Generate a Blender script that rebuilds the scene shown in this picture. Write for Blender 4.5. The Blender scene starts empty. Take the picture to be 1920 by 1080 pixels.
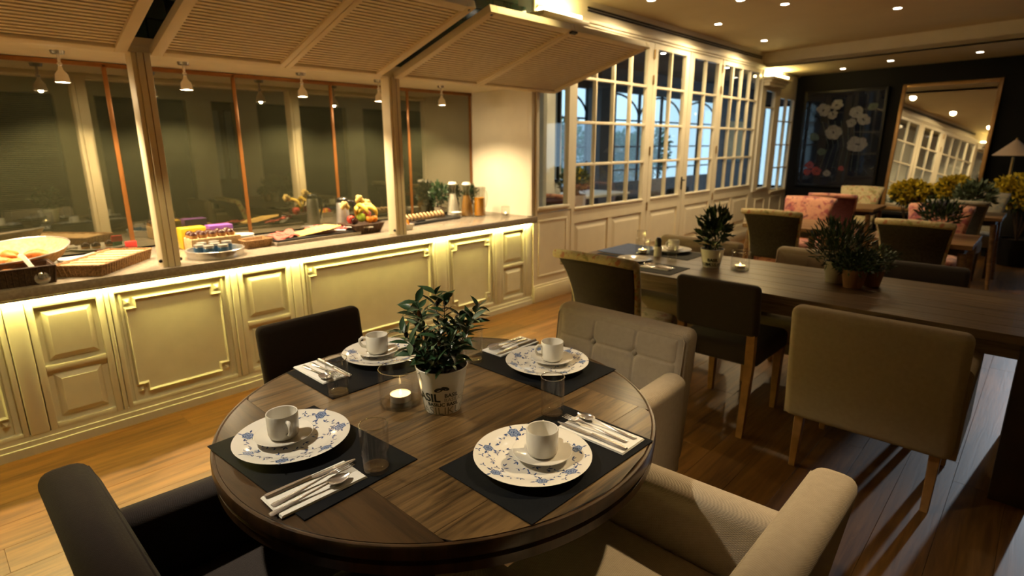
import bpy, bmesh, math, random
from mathutils import Vector, Matrix
random.seed(7)
R = math.radians
scene = bpy.context.scene
col = scene.collection

# ------------------------------------------------------------------ camera
FPX, PITCH, ROLL, AZ, CAMZ = 1060.9, R(14.245), R(.18), R(43.377), 1.5
_fh = Vector((math.cos(AZ), math.sin(AZ), 0)); _r0 = Vector((math.sin(AZ), -math.cos(AZ), 0)); _u0 = Vector((0, 0, 1))
_f = _fh * math.cos(PITCH) - _u0 * math.sin(PITCH)
_u1 = _u0 * math.cos(PITCH) + _fh * math.sin(PITCH)
_right = _r0 * math.cos(ROLL) - _u1 * math.sin(ROLL)
_up = _r0 * math.sin(ROLL) + _u1 * math.cos(ROLL)
cam_data = bpy.data.cameras.new('camera')
cam = bpy.data.objects.new('camera', cam_data); col.objects.link(cam)
cam.matrix_world = Matrix(((_right.x, _up.x, -_f.x, 0), (_right.y, _up.y, -_f.y, 0), (_right.z, _up.z, -_f.z, CAMZ), (0, 0, 0, 1)))
cam_data.sensor_width = 36; cam_data.lens = 36 * FPX / 1920
cam_data.clip_start = .02; cam_data.clip_end = 100
cam_data.dof.use_dof = True; cam_data.dof.focus_distance = 1.42; cam_data.dof.aperture_fstop = 3.2
scene.camera = cam

# ------------------------------------------------------------------ world, exposure
scene.view_settings.view_transform = 'Standard'
try: scene.view_settings.look = 'None'
except Exception: pass
scene.view_settings.gamma = 1; scene.view_settings.use_curve_mapping = False
scene.view_settings.exposure = -0.2
w = bpy.data.worlds.new('sky'); scene.world = w; w.use_nodes = True
nt = w.node_tree; nt.nodes.clear()
wo = nt.nodes.new('ShaderNodeOutputWorld'); wb = nt.nodes.new('ShaderNodeBackground')
wb.inputs[0].default_value = (.52, .77, 1.0, 1); wb.inputs[1].default_value = 2.3
nt.links.new(wb.outputs[0], wo.inputs[0])
cy = scene.cycles
cy.adaptive_threshold = .02; cy.max_bounces = 8; cy.diffuse_bounces = 4; cy.glossy_bounces = 4; cy.transmission_bounces = 6; cy.transparent_max_bounces = 12
cy.caustics_reflective = False; cy.caustics_refractive = False; cy.sample_clamp_indirect = 4; cy.sample_clamp_direct = 0; cy.blur_glossy = .5

WARM = (1.0, .74, .40); LEDC = (1.0, .80, .21); HALO = (1.0, .74, .42); NEUT = (1.0, .73, .38); COOL = (.85, .92, 1.0); TABLEC = (1.0, .86, .64); YEL = (1.0, .76, .33)
def light(name, kind, loc, power, color, target=None, size=.06, spot=None, blend=1.0, parent=None):
    d = bpy.data.lights.new(name, kind); d.energy = power; d.color = color
    o = bpy.data.objects.new(name, d); col.objects.link(o); o.location = loc
    if kind == 'SPOT':
        d.spot_size = R(spot or 110); d.spot_blend = blend; d.shadow_soft_size = size
    elif kind == 'POINT': d.shadow_soft_size = size
    elif kind == 'AREA': d.size = size
    if target is not None:
        v = Vector(target) - Vector(loc); o.rotation_euler = v.to_track_quat('-Z', 'Y').to_euler()
    if parent is not None:
        o.parent = parent; o.location = Vector(loc) - parent.location
    return o
# power, spot angle, target of every recessed ceiling lamp, added cabinet washers included: (x, y, z, power, angle, target, colour)
ZC, ZL = 2.82, 2.62          # main ceiling, lower ceiling beyond the beam
LAMPS = [
    (5.17, 3.06, ZC, 110, 168, None, NEUT), (5.76, 2.45, ZC, 42, 168, None, NEUT), (6.69, 3.08, ZC, 110, 168, None, NEUT),
    (8.15, 3.10, ZC, 110, 168, None, NEUT), (6.22, 2.20, ZC, 55, 168, None, NEUT), (7.20, 1.44, ZC, 62, 168, None, NEUT),
    (-.15, 2.32, ZC, 310, 42, (.92, 1.22, .75), TABLEC),
    (2.70, .30, ZC, 320, 33, (1.28, .60, .60), HALO), (.55, 1.95, ZC, 105, 62, (.55, 3.5, .25), YEL),  # second one is a washer added to brighten the left cabinet fronts
    (4.35, 2.35, ZC, 14, 110, None, HALO), (4.05, .45, ZC, 36, 84, None, HALO), (5.6, .6, ZC, 4, 110, None, HALO),
    (10.3, 2.67, ZL, 1.2, 110, None, NEUT), (9.8, 1.95, ZL, 1.5, 110, None, NEUT), (9.7, .96, ZL, 1.5, 110, None, NEUT),
    (2.75, 1.95, ZC, 105, 62, (2.75, 3.5, .25), YEL),  # washer added to brighten the wide cabinet fronts
]
_sd = bpy.data.lights.new('sun', 'SUN'); _sd.energy = 1.1; _sd.color = (.80, .90, 1.0); _sd.angle = R(.9)
SUN = bpy.data.objects.new('sun', _sd); col.objects.link(SUN); SUN.rotation_euler = Vector((-1, .115, -.194)).to_track_quat('-Z', 'Y').to_euler()

# ------------------------------------------------------------------ materials
MATS = {}
def newmat(name):
    m = bpy.data.materials.new(name); m.use_nodes = True; n = m.node_tree; n.nodes.clear()
    out = n.nodes.new('ShaderNodeOutputMaterial'); p = n.nodes.new('ShaderNodeBsdfPrincipled')
    n.links.new(p.outputs[0], out.inputs[0]); MATS[name] = m
    return m, n, p, out
def c4(c): return (c[0], c[1], c[2], 1)
def ramp(n, fac, stops):
    r = n.nodes.new('ShaderNodeValToRGB'); e = r.color_ramp.elements
    while len(e) < len(stops): e.new(.5)
    for i, (pos, c) in enumerate(stops): e[i].position = pos; e[i].color = c4(c)
    n.links.new(fac, r.inputs[0]); return r
def coords(n, scale=(1, 1, 1), kind='Object', rot=(0, 0, 0)):
    t = n.nodes.new('ShaderNodeTexCoord'); mp = n.nodes.new('ShaderNodeMapping')
    mp.inputs['Scale'].default_value = scale; mp.inputs['Rotation'].default_value = rot
    n.links.new(t.outputs[kind], mp.inputs[0]); return mp.outputs[0]
def noise(n, vec, scale, detail=3, rough=.5, dist=0):
    t = n.nodes.new('ShaderNodeTexNoise'); t.inputs['Scale'].default_value = scale; t.inputs['Detail'].default_value = detail
    t.inputs['Roughness'].default_value = rough; t.inputs['Distortion'].default_value = dist
    n.links.new(vec, t.inputs['Vector']); return t.outputs[0]
def math_(n, op, a, b=None, clamp=False):
    m = n.nodes.new('ShaderNodeMath'); m.operation = op; m.use_clamp = clamp
    for i, v in enumerate((a, b)):
        if v is None: continue
        if isinstance(v, (int, float)): m.inputs[i].default_value = v
        else: n.links.new(v, m.inputs[i])
    return m.outputs[0]
def mixc(n, fac, a, b):
    m = n.nodes.new('ShaderNodeMix'); m.data_type = 'RGBA'
    for i, v in ((0, fac), (6, a), (7, b)):
        if isinstance(v, (tuple, list)): m.inputs[i].default_value = c4(v)
        elif isinstance(v, (int, float)): m.inputs[i].default_value = v
        else: n.links.new(v, m.inputs[i])
    return m.outputs[2]
def bump(n, p, h, strength=.2, dist=.002):
    b = n.nodes.new('ShaderNodeBump'); b.inputs['Strength'].default_value = strength; b.inputs['Distance'].default_value = dist
    n.links.new(h, b.inputs['Height']); n.links.new(b.outputs[0], p.inputs['Normal'])
def plain(name, color, rough=.5, metal=0, var=.12, scale=14, bumpy=0, coat=0, spec=None):
    m, n, p, o = newmat(name); p.inputs['Roughness'].default_value = rough; p.inputs['Metallic'].default_value = metal
    v = coords(n); t = noise(n, v, scale)
    n.links.new(ramp(n, t, [(.3, [k * (1 - var) for k in color]), (.7, [min(1, k * (1 + var)) for k in color])]).outputs[0], p.inputs['Base Color'])
    if bumpy: bump(n, p, noise(n, v, scale * 6), bumpy)
    if coat: p.inputs['Coat Weight'].default_value = coat
    if spec is not None: p.inputs['Specular IOR Level'].default_value = spec
    return m
def emit(name, color, strength):
    m = bpy.data.materials.new(name); m.use_nodes = True; n = m.node_tree; n.nodes.clear()
    o = n.nodes.new('ShaderNodeOutputMaterial'); e = n.nodes.new('ShaderNodeEmission')
    e.inputs[0].default_value = c4(color); e.inputs[1].default_value = strength; n.links.new(e.outputs[0], o.inputs[0]); MATS[name] = m; return m
def wood(name, c1, c2, along='x', rough=.35, scale=1.0, rnd=.25, coat=0, marks=0):
    """grain that runs along one axis; every object gets its own tone and grain offset"""
    m, n, p, o = newmat(name); p.inputs['Roughness'].default_value = rough
    sc = {'x': (2.2, 30, 30), 'y': (30, 2.2, 30), 'z': (30, 30, 2.2)}[along]
    v = coords(n, [k * scale for k in sc])
    oi = n.nodes.new('ShaderNodeObjectInfo'); ad = n.nodes.new('ShaderNodeVectorMath'); ad.operation = 'ADD'
    cmb = n.nodes.new('ShaderNodeCombineXYZ')
    off = math_(n, 'MULTIPLY', oi.outputs['Random'], 37.0)
    for i in range(3): n.links.new(off, cmb.inputs[i])
    n.links.new(v, ad.inputs[0]); n.links.new(cmb.outputs[0], ad.inputs[1])
    g = noise(n, ad.outputs[0], 1.0, 5, .62, 1.1)
    g2 = noise(n, ad.outputs[0], .28, 2, .5, 2.0)
    mixv = math_(n, 'ADD', math_(n, 'MULTIPLY', g, .65), math_(n, 'MULTIPLY', g2, .45))
    r = ramp(n, mixv, [(.40, c1), (.64, c2)])
    tone = math_(n, 'ADD', math_(n, 'MULTIPLY', oi.outputs['Random'], rnd), 1 - rnd * .5)
    hsv = n.nodes.new('ShaderNodeHueSaturation'); n.links.new(tone, hsv.inputs['Value']); n.links.new(r.outputs[0], hsv.inputs['Color'])
    n.links.new(hsv.outputs[0], p.inputs['Base Color'])
    h = g
    if marks:
        mv = coords(n, (3, 160, 3)); h = math_(n, 'ADD', g, math_(n, 'MULTIPLY', noise(n, mv, 1.0, 2), 1.2))
    bump(n, p, h, .25 if not marks else .5, .0015)
    if coat: p.inputs['Coat Weight'].default_value = coat; p.inputs['Coat Roughness'].default_value = .2
    return m
def fabric(name, color, weave=420, rough=.9, var=.05, sheen=.06, pattern=None):
    m, n, p, o = newmat(name); p.inputs['Roughness'].default_value = rough; p.inputs['Specular IOR Level'].default_value = .15
    p.inputs['Sheen Weight'].default_value = sheen; p.inputs['Sheen Roughness'].default_value = .5
    v = coords(n)
    sep = n.nodes.new('ShaderNodeSeparateXYZ'); n.links.new(v, sep.inputs[0])
    sx = math_(n, 'SINE', math_(n, 'MULTIPLY', math_(n, 'ADD', sep.outputs[0], math_(n, 'MULTIPLY', sep.outputs[1], .37)), weave * 2.4))
    sz = math_(n, 'SINE', math_(n, 'MULTIPLY', math_(n, 'ADD', sep.outputs[2], math_(n, 'MULTIPLY', sep.outputs[1], .93)), weave * 2.4))
    wv = math_(n, 'MULTIPLY', sx, sz)
    t = noise(n, v, 60, 4)
    base = ramp(n, t, [(.3, [k * (1 - var) for k in color]), (.7, [min(1, k * (1 + var)) for k in color])]).outputs[0]
    if pattern:
        vo = noise(n, v, pattern[1], 3, .6, .8)
        vo2 = noise(n, coords(n, (1, 1, 1), rot=(.4, .9, .2)), pattern[1] * 1.6, 2, .5, .5)
        base = mixc(n, ramp(n, vo, [(.52, (0, 0, 0)), (.62, (1, 1, 1))]).outputs[0], base, pattern[0])
        if len(pattern) > 2: base = mixc(n, ramp(n, vo2, [(.58, (0, 0, 0)), (.66, (1, 1, 1))]).outputs[0], base, pattern[2])
    shade = ramp(n, math_(n, 'ADD', math_(n, 'MULTIPLY', wv, .5), .5), [(0, (.72, .72, .72)), (1, (1.08, 1.08, 1.08))]).outputs[0]
    mm = n.nodes.new('ShaderNodeMix'); mm.data_type = 'RGBA'; mm.blend_type = 'MULTIPLY'; mm.inputs[0].default_value = 1
    n.links.new(base, mm.inputs[6]); n.links.new(shade, mm.inputs[7]); n.links.new(mm.outputs[2], p.inputs['Base Color'])
    bump(n, p, wv, .35, .0012)
    return m
def thin_glass(name, tint=(1, 1, 1), gloss=.09, rough=0.0):
    m = bpy.data.materials.new(name); m.use_nodes = True; n = m.node_tree; n.nodes.clear(); MATS[name] = m
    o = n.nodes.new('ShaderNodeOutputMaterial'); t = n.nodes.new('ShaderNodeBsdfTransparent'); g = n.nodes.new('ShaderNodeBsdfGlossy')
    t.inputs[0].default_value = c4(tint); g.inputs['Roughness'].default_value = rough
    lw = n.nodes.new('ShaderNodeLayerWeight'); lw.inputs[0].default_value = .5
    f = math_(n, 'ADD', math_(n, 'MULTIPLY', math_(n, 'POWER', lw.outputs['Facing'], 3.0), .5), gloss, True)
    mx = n.nodes.new('ShaderNodeMixShader'); n.links.new(f, mx.inputs[0]); n.links.new(t.outputs[0], mx.inputs[1]); n.links.new(g.outputs[0], mx.inputs[2])
    n.links.new(mx.outputs[0], o.inputs[0]); return m

plain('cream_paint', (.86, .80, .64), .38, var=.04, scale=5, bumpy=.04)
plain('cabinet_paint', (.78, .76, .64), .42, var=.05, scale=8, bumpy=.05)
plain('ceiling_paint', (.62, .51, .30), .8, var=.03, scale=3)
plain('shutter_paint', (.90, .80, .56), .55, var=.04, scale=6)
plain('white_wall', (.75, .74, .70), .8, var=.03, scale=3)
plain('dark_wall', (.0045, .0045, .0048), .7, var=.2, scale=4, bumpy=.05, spec=.15)
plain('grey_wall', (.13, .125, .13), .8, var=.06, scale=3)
plain('green_tile', (.006, .028, .028), .12, var=.3, scale=9)
plain('tile_grout', (.004, .010, .010), .8)
plain('stone', (.30, .26, .21), .16, var=.18, scale=60)
plain('black_metal', (.012, .012, .013), .4, .6)
plain('chrome', (.84, .82, .79), .2, .82, var=.05)
plain('steel', (.62, .60, .57), .34, .8, var=.08, scale=40)
plain('copper_strip', (.20, .080, .018), .35, .4)
plain('brass', (.42, .27, .10), .3, .8)
plain('gold_frame', (.36, .20, .07), .35, .5)
plain('porcelain', (.80, .77, .69), .14, var=.02, coat=.5)
plain('napkin', (.82, .80, .74), .9, var=.03, scale=40, bumpy=.2)
plain('placemat', (.007, .008, .010), .6, var=.25, scale=300, bumpy=.3, spec=.06)
plain('wax', (.86, .76, .56), .5, var=.03)
plain('aluminium', (.70, .68, .65), .3, .9)
plain('soil', (.035, .018, .010), .9, var=.5, scale=70, bumpy=.6)
plain('leaf_olive', (.024, .062, .026), .30, var=.35, scale=30)
plain('leaf_pale', (.095, .15, .075), .5, var=.3, scale=30)
plain('leaf_dark', (.018, .045, .014), .45, var=.5, scale=40)
plain('leaf_grey', (.075, .105, .06), .6, var=.5, scale=40)
plain('mimosa', (.55, .41, .02), .7, var=.6, scale=30)
plain('lavender', (.10, .09, .14), .7, var=.5, scale=30)
plain('stem', (.055, .030, .012), .7, var=.3)
plain('olive_fruit', (.014, .008, .010), .1, var=.3)
plain('olive_ripe', (.16, .07, .015), .12, var=.3)
plain('terracotta', (.20, .085, .03), .7, var=.15)
plain('grey_pot', (.30, .27, .21), .6, var=.1)
plain('print_dark', (.020, .028, .018), .5)
plain('print_grey', (.20, .21, .17), .5)
plain('chair_wood', (.30, .155, .055), .45, var=.2, scale=20)
plain('dark_leg', (.035, .020, .012), .4, var=.2)
plain('wicker', (.30, .17, .07), .7, var=.55, scale=120, bumpy=.8)
plain('wicker_dark', (.06, .030, .014), .7, var=.6, scale=120, bumpy=.8)
plain('bread', (.55, .30, .11), .8, var=.35, scale=50, bumpy=.5)
plain('bread_pale', (.55, .38, .20), .85, var=.25, scale=60, bumpy=.4)
plain('croissant', (.50, .17, .035), .5, var=.35, scale=40, bumpy=.3)
plain('cake_dark', (.045, .012, .008), .2, var=.4, scale=40)
plain('cheese', (.72, .50, .16), .5, var=.12, scale=40)
plain('ham', (.50, .11, .09), .45, var=.35, scale=60)
plain('salami', (.32, .07, .07), .45, var=.45, scale=120)
plain('black_slate', (.010, .010, .011), .35, var=.3)
plain('yellow_pack', (.75, .48, .03), .4); plain('purple_pack', (.19, .07, .33), .4); plain('blue_pack', (.035, .10, .20), .3)
plain('red_pack', (.55, .035, .03), .4); plain('green_pack', (.01, .15, .07), .4)
plain('banana', (.74, .54, .08), .5, var=.15); plain('apple_green', (.34, .50, .05), .3, var=.2); plain('apple_red', (.45, .05, .03), .3, var=.4)
plain('orange_fruit', (.80, .28, .02), .5, var=.1); plain('pineapple', (.62, .46, .16), .7, var=.4, scale=60, bumpy=.6)
plain('milk', (.86, .84, .78), .3, var=.01); plain('juice', (.80, .34, .015), .25, var=.05); plain('nectar', (.42, .22, .06), .25, var=.05)
plain('black_plastic', (.012, .012, .012), .3)
plain('lampshade', (.60, .46, .35), .7, var=.03)
plain('blue_cloth', (.05, .09, .22), .8); plain('blue_grey', (.20, .26, .36), .6)
plain('hedge', (.03, .14, .06), .7, var=.5, scale=6); plain('garden_wall', (.42, .50, .58), .8, var=.06); plain('garden_ground', (.45, .45, .42), .9)
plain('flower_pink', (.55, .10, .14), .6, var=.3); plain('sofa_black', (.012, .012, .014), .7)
emit('led', LEDC, 125); emit('cove', (1.0, .76, .30), 60); emit('bulb', (1.0, .83, .58), 30); emit('downlight', (1.0, .88, .70), 26)
emit('flame', (1.0, .70, .28), 30); emit('wax_glow', (1.0, .62, .22), 4.5)
fabric('beige_linen', (.42, .345, .245), 520)
fabric('brown_linen', (.27, .21, .14), 520)
fabric('dark_linen', (.046, .037, .034), 520)
fabric('beige_button', (.33, .27, .185), 520)
fabric('brown_velvet', (.022, .014, .008), 900, .75, .3, .1)
fabric('olive_velvet', (.034, .028, .018), 900, .75, .4, .1)
fabric('plum_velvet', (.16, .05, .06), 900, .75, .3, .15)
fabric('slate_velvet', (.085, .095, .10), 900, .75, .3, .1)
fabric('cream_floral', (.58, .50, .30), 700, .85, .1, .2, ((.30, .29, .13), 16, (.45, .20, .13)))
fabric('pink_floral', (.62, .30, .21), 700, .85, .1, .3, ((.40, .11, .12), 12, (.20, .07, .10)))
fabric('grey_floral', (.36, .33, .27), 700, .85, .1, .2, ((.24, .26, .26), 12))
wood('floor_oak', (.078, .034, .008), (.185, .086, .020), 'x', .42, 1.0, .22, 0)
wood('table_oak_x', (.014, .008, .003), (.145, .086, .033), 'x', .32, 1.7, .22, .15)
wood('table_oak_y', (.012, .006, .0022), (.055, .029, .010), 'y', .32, 1.7, .22, .15)
wood('table_rim', (.012, .006, .002), (.050, .024, .009), 'z', .30, .7, .1, .25)
wood('long_oak', (.045, .028, .016), (.165, .110, .062), 'y', .30, 1.3, .3, .15, marks=1)
wood('side_oak', (.09, .045, .018), (.24, .13, .055), 'y', .35, 1.3, .2, .1)
thin_glass('pane_glass', (.96, .98, .97), .045)
thin_glass('drink_glass', (.985, .985, .98), .022)
thin_glass('glass_rim', (.95, .95, .93), .45)
thin_glass('carafe_glass', (.95, .95, .92), .16)
m, n, p, o = newmat('mirror'); p.inputs['Metallic'].default_value = 1; p.inputs['Roughness'].default_value = .015
v = coords(n); n.links.new(ramp(n, noise(n, v, 2), [(0, (.72, .71, .67)), (1, (.78, .77, .73))]).outputs[0], p.inputs['Base Color'])
# smoked, finely lined back glass of the buffet niche: part mirror, part dull lined film
def lined_glass():
    m = bpy.data.materials.new('lined_glass'); m.use_nodes = True; n = m.node_tree; n.nodes.clear(); MATS['lined_glass'] = m
    o = n.nodes.new('ShaderNodeOutputMaterial'); d = n.nodes.new('ShaderNodeBsdfDiffuse'); g = n.nodes.new('ShaderNodeBsdfGlossy')
    g.inputs['Color'].default_value = (.62, .60, .50, 1); g.inputs['Roughness'].default_value = .02
    v = coords(n); sep = n.nodes.new('ShaderNodeSeparateXYZ'); n.links.new(v, sep.inputs[0])
    s = math_(n, 'SINE', math_(n, 'MULTIPLY', sep.outputs[2], 2 * math.pi / .0105))
    s2 = math_(n, 'ADD', math_(n, 'MULTIPLY', s, .5), math_(n, 'MULTIPLY', noise(n, coords(n, (1, 1, 90)), 1.5, 2), .5))
    n.links.new(ramp(n, s2, [(.0, (.010, .011, .005)), (.75, (.050, .052, .030))]).outputs[0], d.inputs[0])
    mx = n.nodes.new('ShaderNodeMixShader'); lw = n.nodes.new('ShaderNodeLayerWeight'); lw.inputs[0].default_value = .3
    n.links.new(math_(n, 'ADD', math_(n, 'MULTIPLY', math_(n, 'POWER', lw.outputs['Facing'], 2.0), .3), .34, True), mx.inputs[0])
    n.links.new(d.outputs[0], mx.inputs[1]); n.links.new(g.outputs[0], mx.inputs[2]); n.links.new(mx.outputs[0], o.inputs[0])
lined_glass()
plain('blue_china', (.80, .77, .69), .14, var=.02, coat=.5)
plain('print_blue', (.045, .085, .22), .2, var=.25, scale=90, coat=.5); plain('print_pale', (.24, .31, .46), .2, var=.25, scale=160, coat=.5)
# dark picture glazing
plain('picture_ground', (.008, .010, .020), .05, var=.4, scale=3)
plain('petal_white', (.12, .12, .13), .5, var=.25, scale=20); plain('petal_red', (.13, .010, .008), .5, var=.3); plain('petal_green', (.03, .05, .035), .5, var=.3)

# ------------------------------------------------------------------ mesh helpers
class MB:
    def __init__(s): s.v = []; s.f = []
    def box(s, x0, x1, y0, y1, z0, z1, M=None):
        b = len(s.v)
        for z in (z0, z1):
            for x, y in ((x0, y0), (x1, y0), (x1, y1), (x0, y1)):
                q = Vector((x, y, z)); s.v.append(M @ q if M else q)
        s.f += [(b, b+3, b+2, b+1), (b+4, b+5, b+6, b+7), (b, b+1, b+5, b+4), (b+1, b+2, b+6, b+5), (b+2, b+3, b+7, b+6), (b+3, b, b+4, b+7)]
        return s
    def loft(s, rings, cap0=True, cap1=True, closed=True):
        b = len(s.v); k = len(rings[0])
        for r in rings: s.v += [Vector(q) for q in r]
        for i in range(len(rings) - 1):
            for j in range(k if closed else k - 1):
                a = b + i * k + j; a2 = b + i * k + (j + 1) % k
                s.f.append((a, a2, a2 + k, a + k))
        if cap0: s.f.append(tuple(b + j for j in range(k))[::-1])
        if cap1: s.f.append(tuple(b + (len(rings) - 1) * k + j for j in range(k)))
        return s
    def lathe(s, prof, seg=32, c=(0, 0), cap0=False, cap1=False):
        rings = [[(c[0] + r * math.cos(2 * math.pi * j / seg), c[1] + r * math.sin(2 * math.pi * j / seg), z) for j in range(seg)] for r, z in prof]
        return s.loft(rings, cap0, cap1)
    def tube(s, pts, rad, seg=8, cap=True):
        pts = [Vector(q) for q in pts]; rings = []
        if isinstance(rad, (int, float)): rad = [rad] * len(pts)
        up = None
        for i, q in enumerate(pts):
            t = (pts[min(i + 1, len(pts) - 1)] - pts[max(i - 1, 0)]).normalized()
            if up is None: up = t.orthogonal().normalized()
            up = (up - t * up.dot(t)).normalized() if (up - t * up.dot(t)).length > 1e-6 else t.orthogonal().normalized()
            sd = t.cross(up)
            rings.append([q + (up * math.cos(2 * math.pi * j / seg) + sd * math.sin(2 * math.pi * j / seg)) * rad[i] for j in range(seg)])
        return s.loft(rings, cap, cap)
    def blob(s, c, r, seg=12, rings=8, M=None):
        c = Vector(c); r = (r, r, r) if isinstance(r, (int, float)) else r
        rr = []
        for i in range(rings + 1):
            a = math.pi * (i + .001) / (rings + .002) - math.pi / 2
            rr.append([(lambda q: c + (M @ q if M else q))(Vector((r[0] * math.cos(a) * math.cos(2 * math.pi * j / seg), r[1] * math.cos(a) * math.sin(2 * math.pi * j / seg), r[2] * math.sin(a)))) for j in range(seg)])
        return s.loft(rr, True, True)
    def poly(s, pts, z0, z1):
        b = len(s.v); k = len(pts)
        s.v += [Vector((x, y, z0)) for x, y in pts] + [Vector((x, y, z1)) for x, y in pts]
        s.f.append(tuple(range(b, b + k))[::-1]); s.f.append(tuple(range(b + k, b + 2 * k)))
        for j in range(k): s.f.append((b + j, b + (j + 1) % k, b + k + (j + 1) % k, b + k + j))
        return s
    def mesh(s, name, smooth=False, bev=0, bseg=2):
        me = bpy.data.meshes.new(name); me.from_pydata([tuple(q) for q in s.v], [], s.f)
        bm = bmesh.new(); bm.from_mesh(me); bmesh.ops.recalc_face_normals(bm, faces=bm.faces)
        if bev: bmesh.ops.bevel(bm, geom=list(bm.edges), offset=bev, segments=bseg, profile=.5, affect='EDGES', clamp_overlap=True)
        bm.to_mesh(me); bm.free()
        if smooth or bev:
            for q in me.polygons: q.use_smooth = True
            if smooth != 'all':
                try: me.set_sharp_from_angle(angle=R(42))
                except Exception: pass
        return me
    def build(s, name, mat, parent=None, smooth=False, bev=0, bseg=2, **tags):
        return link(name, s.mesh(name, smooth, bev, bseg), mat, parent, **tags)
def link(name, me, mat, parent=None, **tags):
    o = bpy.data.objects.new(name, me); col.objects.link(o)
    if mat and not me.materials: me.materials.append(MATS[mat])
    if parent is not None: o.parent = parent
    for k, q in tags.items(): o[k] = q
    return o
def thing(name, loc, label, cat, group=None, rz=0, kind=None):
    o = bpy.data.objects.new(name, None); col.objects.link(o); o.location = loc; o.rotation_euler = (0, 0, rz); o.empty_display_size = .1
    o['label'] = label; o['category'] = cat
    if group: o['group'] = group
    if kind: o['kind'] = kind
    return o
def struct(o, label, cat): o['kind'] = 'structure'; o['label'] = label; o['category'] = cat; return o
KIDS = {}
def copy_tree(o, parent=None, top=True):
    c = o.copy(); col.objects.link(c)
    if parent is not None: c.parent = parent
    for ch in list(o.children):
        if ch.type != 'LIGHT': copy_tree(ch, c, False)
    return c
def clone(o, loc, rz, label, swap=None, group=None):
    c = copy_tree(o); c.location = loc; c.rotation_euler = (0, 0, rz); c['label'] = label
    if group: c['group'] = group
    if swap:
        for ch in c.children_recursive:
            if ch.type == 'MESH' and ch.data.materials and ch.data.materials[0].name in swap:
                key = (ch.data.name, swap[ch.data.materials[0].name])
                if key not in KIDS:
                    KIDS[key] = ch.data.copy(); KIDS[key].materials.clear(); KIDS[key].materials.append(MATS[key[1]])
                ch.data = KIDS[key]
    return c
def rbox(name, mat, parent, x0, x1, y0, y1, z0, z1, bev=.02, seg=3, M=None, **t):
    return MB().box(x0, x1, y0, y1, z0, z1, M).build(name, mat, parent, bev=bev, bseg=seg, **t)

# ================================================================== STRUCTURE
Y0 = 3.486                       # plane of the glazed partition and of the cabinet plinths
def wx(y, base=10.9): return base - (3.5 - y) * .17     # the dark end wall and the beam run slightly skew
SK = math.atan(.17)
# --- floor
fl = MB().box(-2.7, 16, -2.7, 8.6, -.06, -.006).build('floor', 'floor_oak'); struct(fl, 'warm brown oak plank floor of the dining room', 'floor')
PW = .185
pm = {}
y = -1.0; row = 0
while y < 3.54:
    x = -1.2 - random.random() * 1.2
    while x < 10.6:
        L = random.choice((1.35, 1.6, 1.85, 2.1))
        key = L
        if key not in pm: pm[key] = MB().box(0, L - .0012, 0, PW - .0012, -.012, 0).mesh('plank', bev=.0006, bseg=1); pm[key].materials.append(MATS['floor_oak'])
        o = link('plank', pm[key], None, fl); o.location = (x, y, 0); x += L
    y += PW; row += 1
# --- ceilings and beam
ce = MB().box(-2.7, 9.6, -2.7, 4.4, ZC, ZC + .06).build('ceiling', 'ceiling_paint'); struct(ce, 'beige painted ceiling with recessed downlights', 'ceiling')
lo = MB().poly([(wx(3.6, 9.25), 3.6), (11.6, 3.6), (10.6, -2.7), (wx(-2.7, 9.25), -2.7)], ZL, ZL + .05).build('ceiling_lower', 'ceiling_paint'); struct(lo, 'lower strip of ceiling in front of the dark wall', 'ceiling')
bm_ = MB().poly([(wx(3.6, 9.25), 3.6), (wx(3.6, 9.40), 3.6), (wx(-2.7, 9.40), -2.7), (wx(-2.7, 9.25), -2.7)], ZL, ZC + .05).build('ceiling_beam', 'cream_paint'); struct(bm_, 'pale ceiling beam crossing the room before the dark wall', 'beam')
# --- dark end wall
def wseg(m_, ya, yb, z0, z1): return m_.poly([(wx(ya), ya), (wx(ya) + .12, ya), (wx(yb) + .12, yb), (wx(yb), yb)], z0, z1)
wr = MB(); WY0, WY1, WZ0, WZ1 = -1.5, -.25, .35, 2.0
wseg(wr, 3.6, WY1, 0, ZL + .2); wseg(wr, WY0, -2.7, 0, ZL + .2); wseg(wr, WY1, WY0, 0, WZ0); wseg(wr, WY1, WY0, WZ1, ZL + .2)
wr = wr.build('wall_right', 'dark_wall'); struct(wr, 'near-black end wall behind the mirror and flower picture', 'wall')
MB().poly([(wx(3.5) - .02, 3.5), (wx(3.5), 3.5), (wx(-2.7), -2.7), (wx(-2.7) - .02, -2.7)], 0, .14).build('baseboard', 'dark_wall', wr)
w5 = thing('window_5', (wx(-.875) + .06, -.875, 0), 'sunlit window in the dark end wall beyond the right picture edge', 'window', kind='structure'); w5.rotation_euler = (0, 0, -SK)
for ya, yb, za, zb_ in ((-.635, -.595, WZ0, WZ1), (.595, .635, WZ0, WZ1), (-.595, .595, WZ0, WZ0 + .05), (-.595, .595, WZ1 - .05, WZ1), (-.02, .02, WZ0 + .05, WZ1 - .05)): MB().box(-.03, .03, ya, yb, za, zb_).build('frame', 'black_metal', w5)
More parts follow.
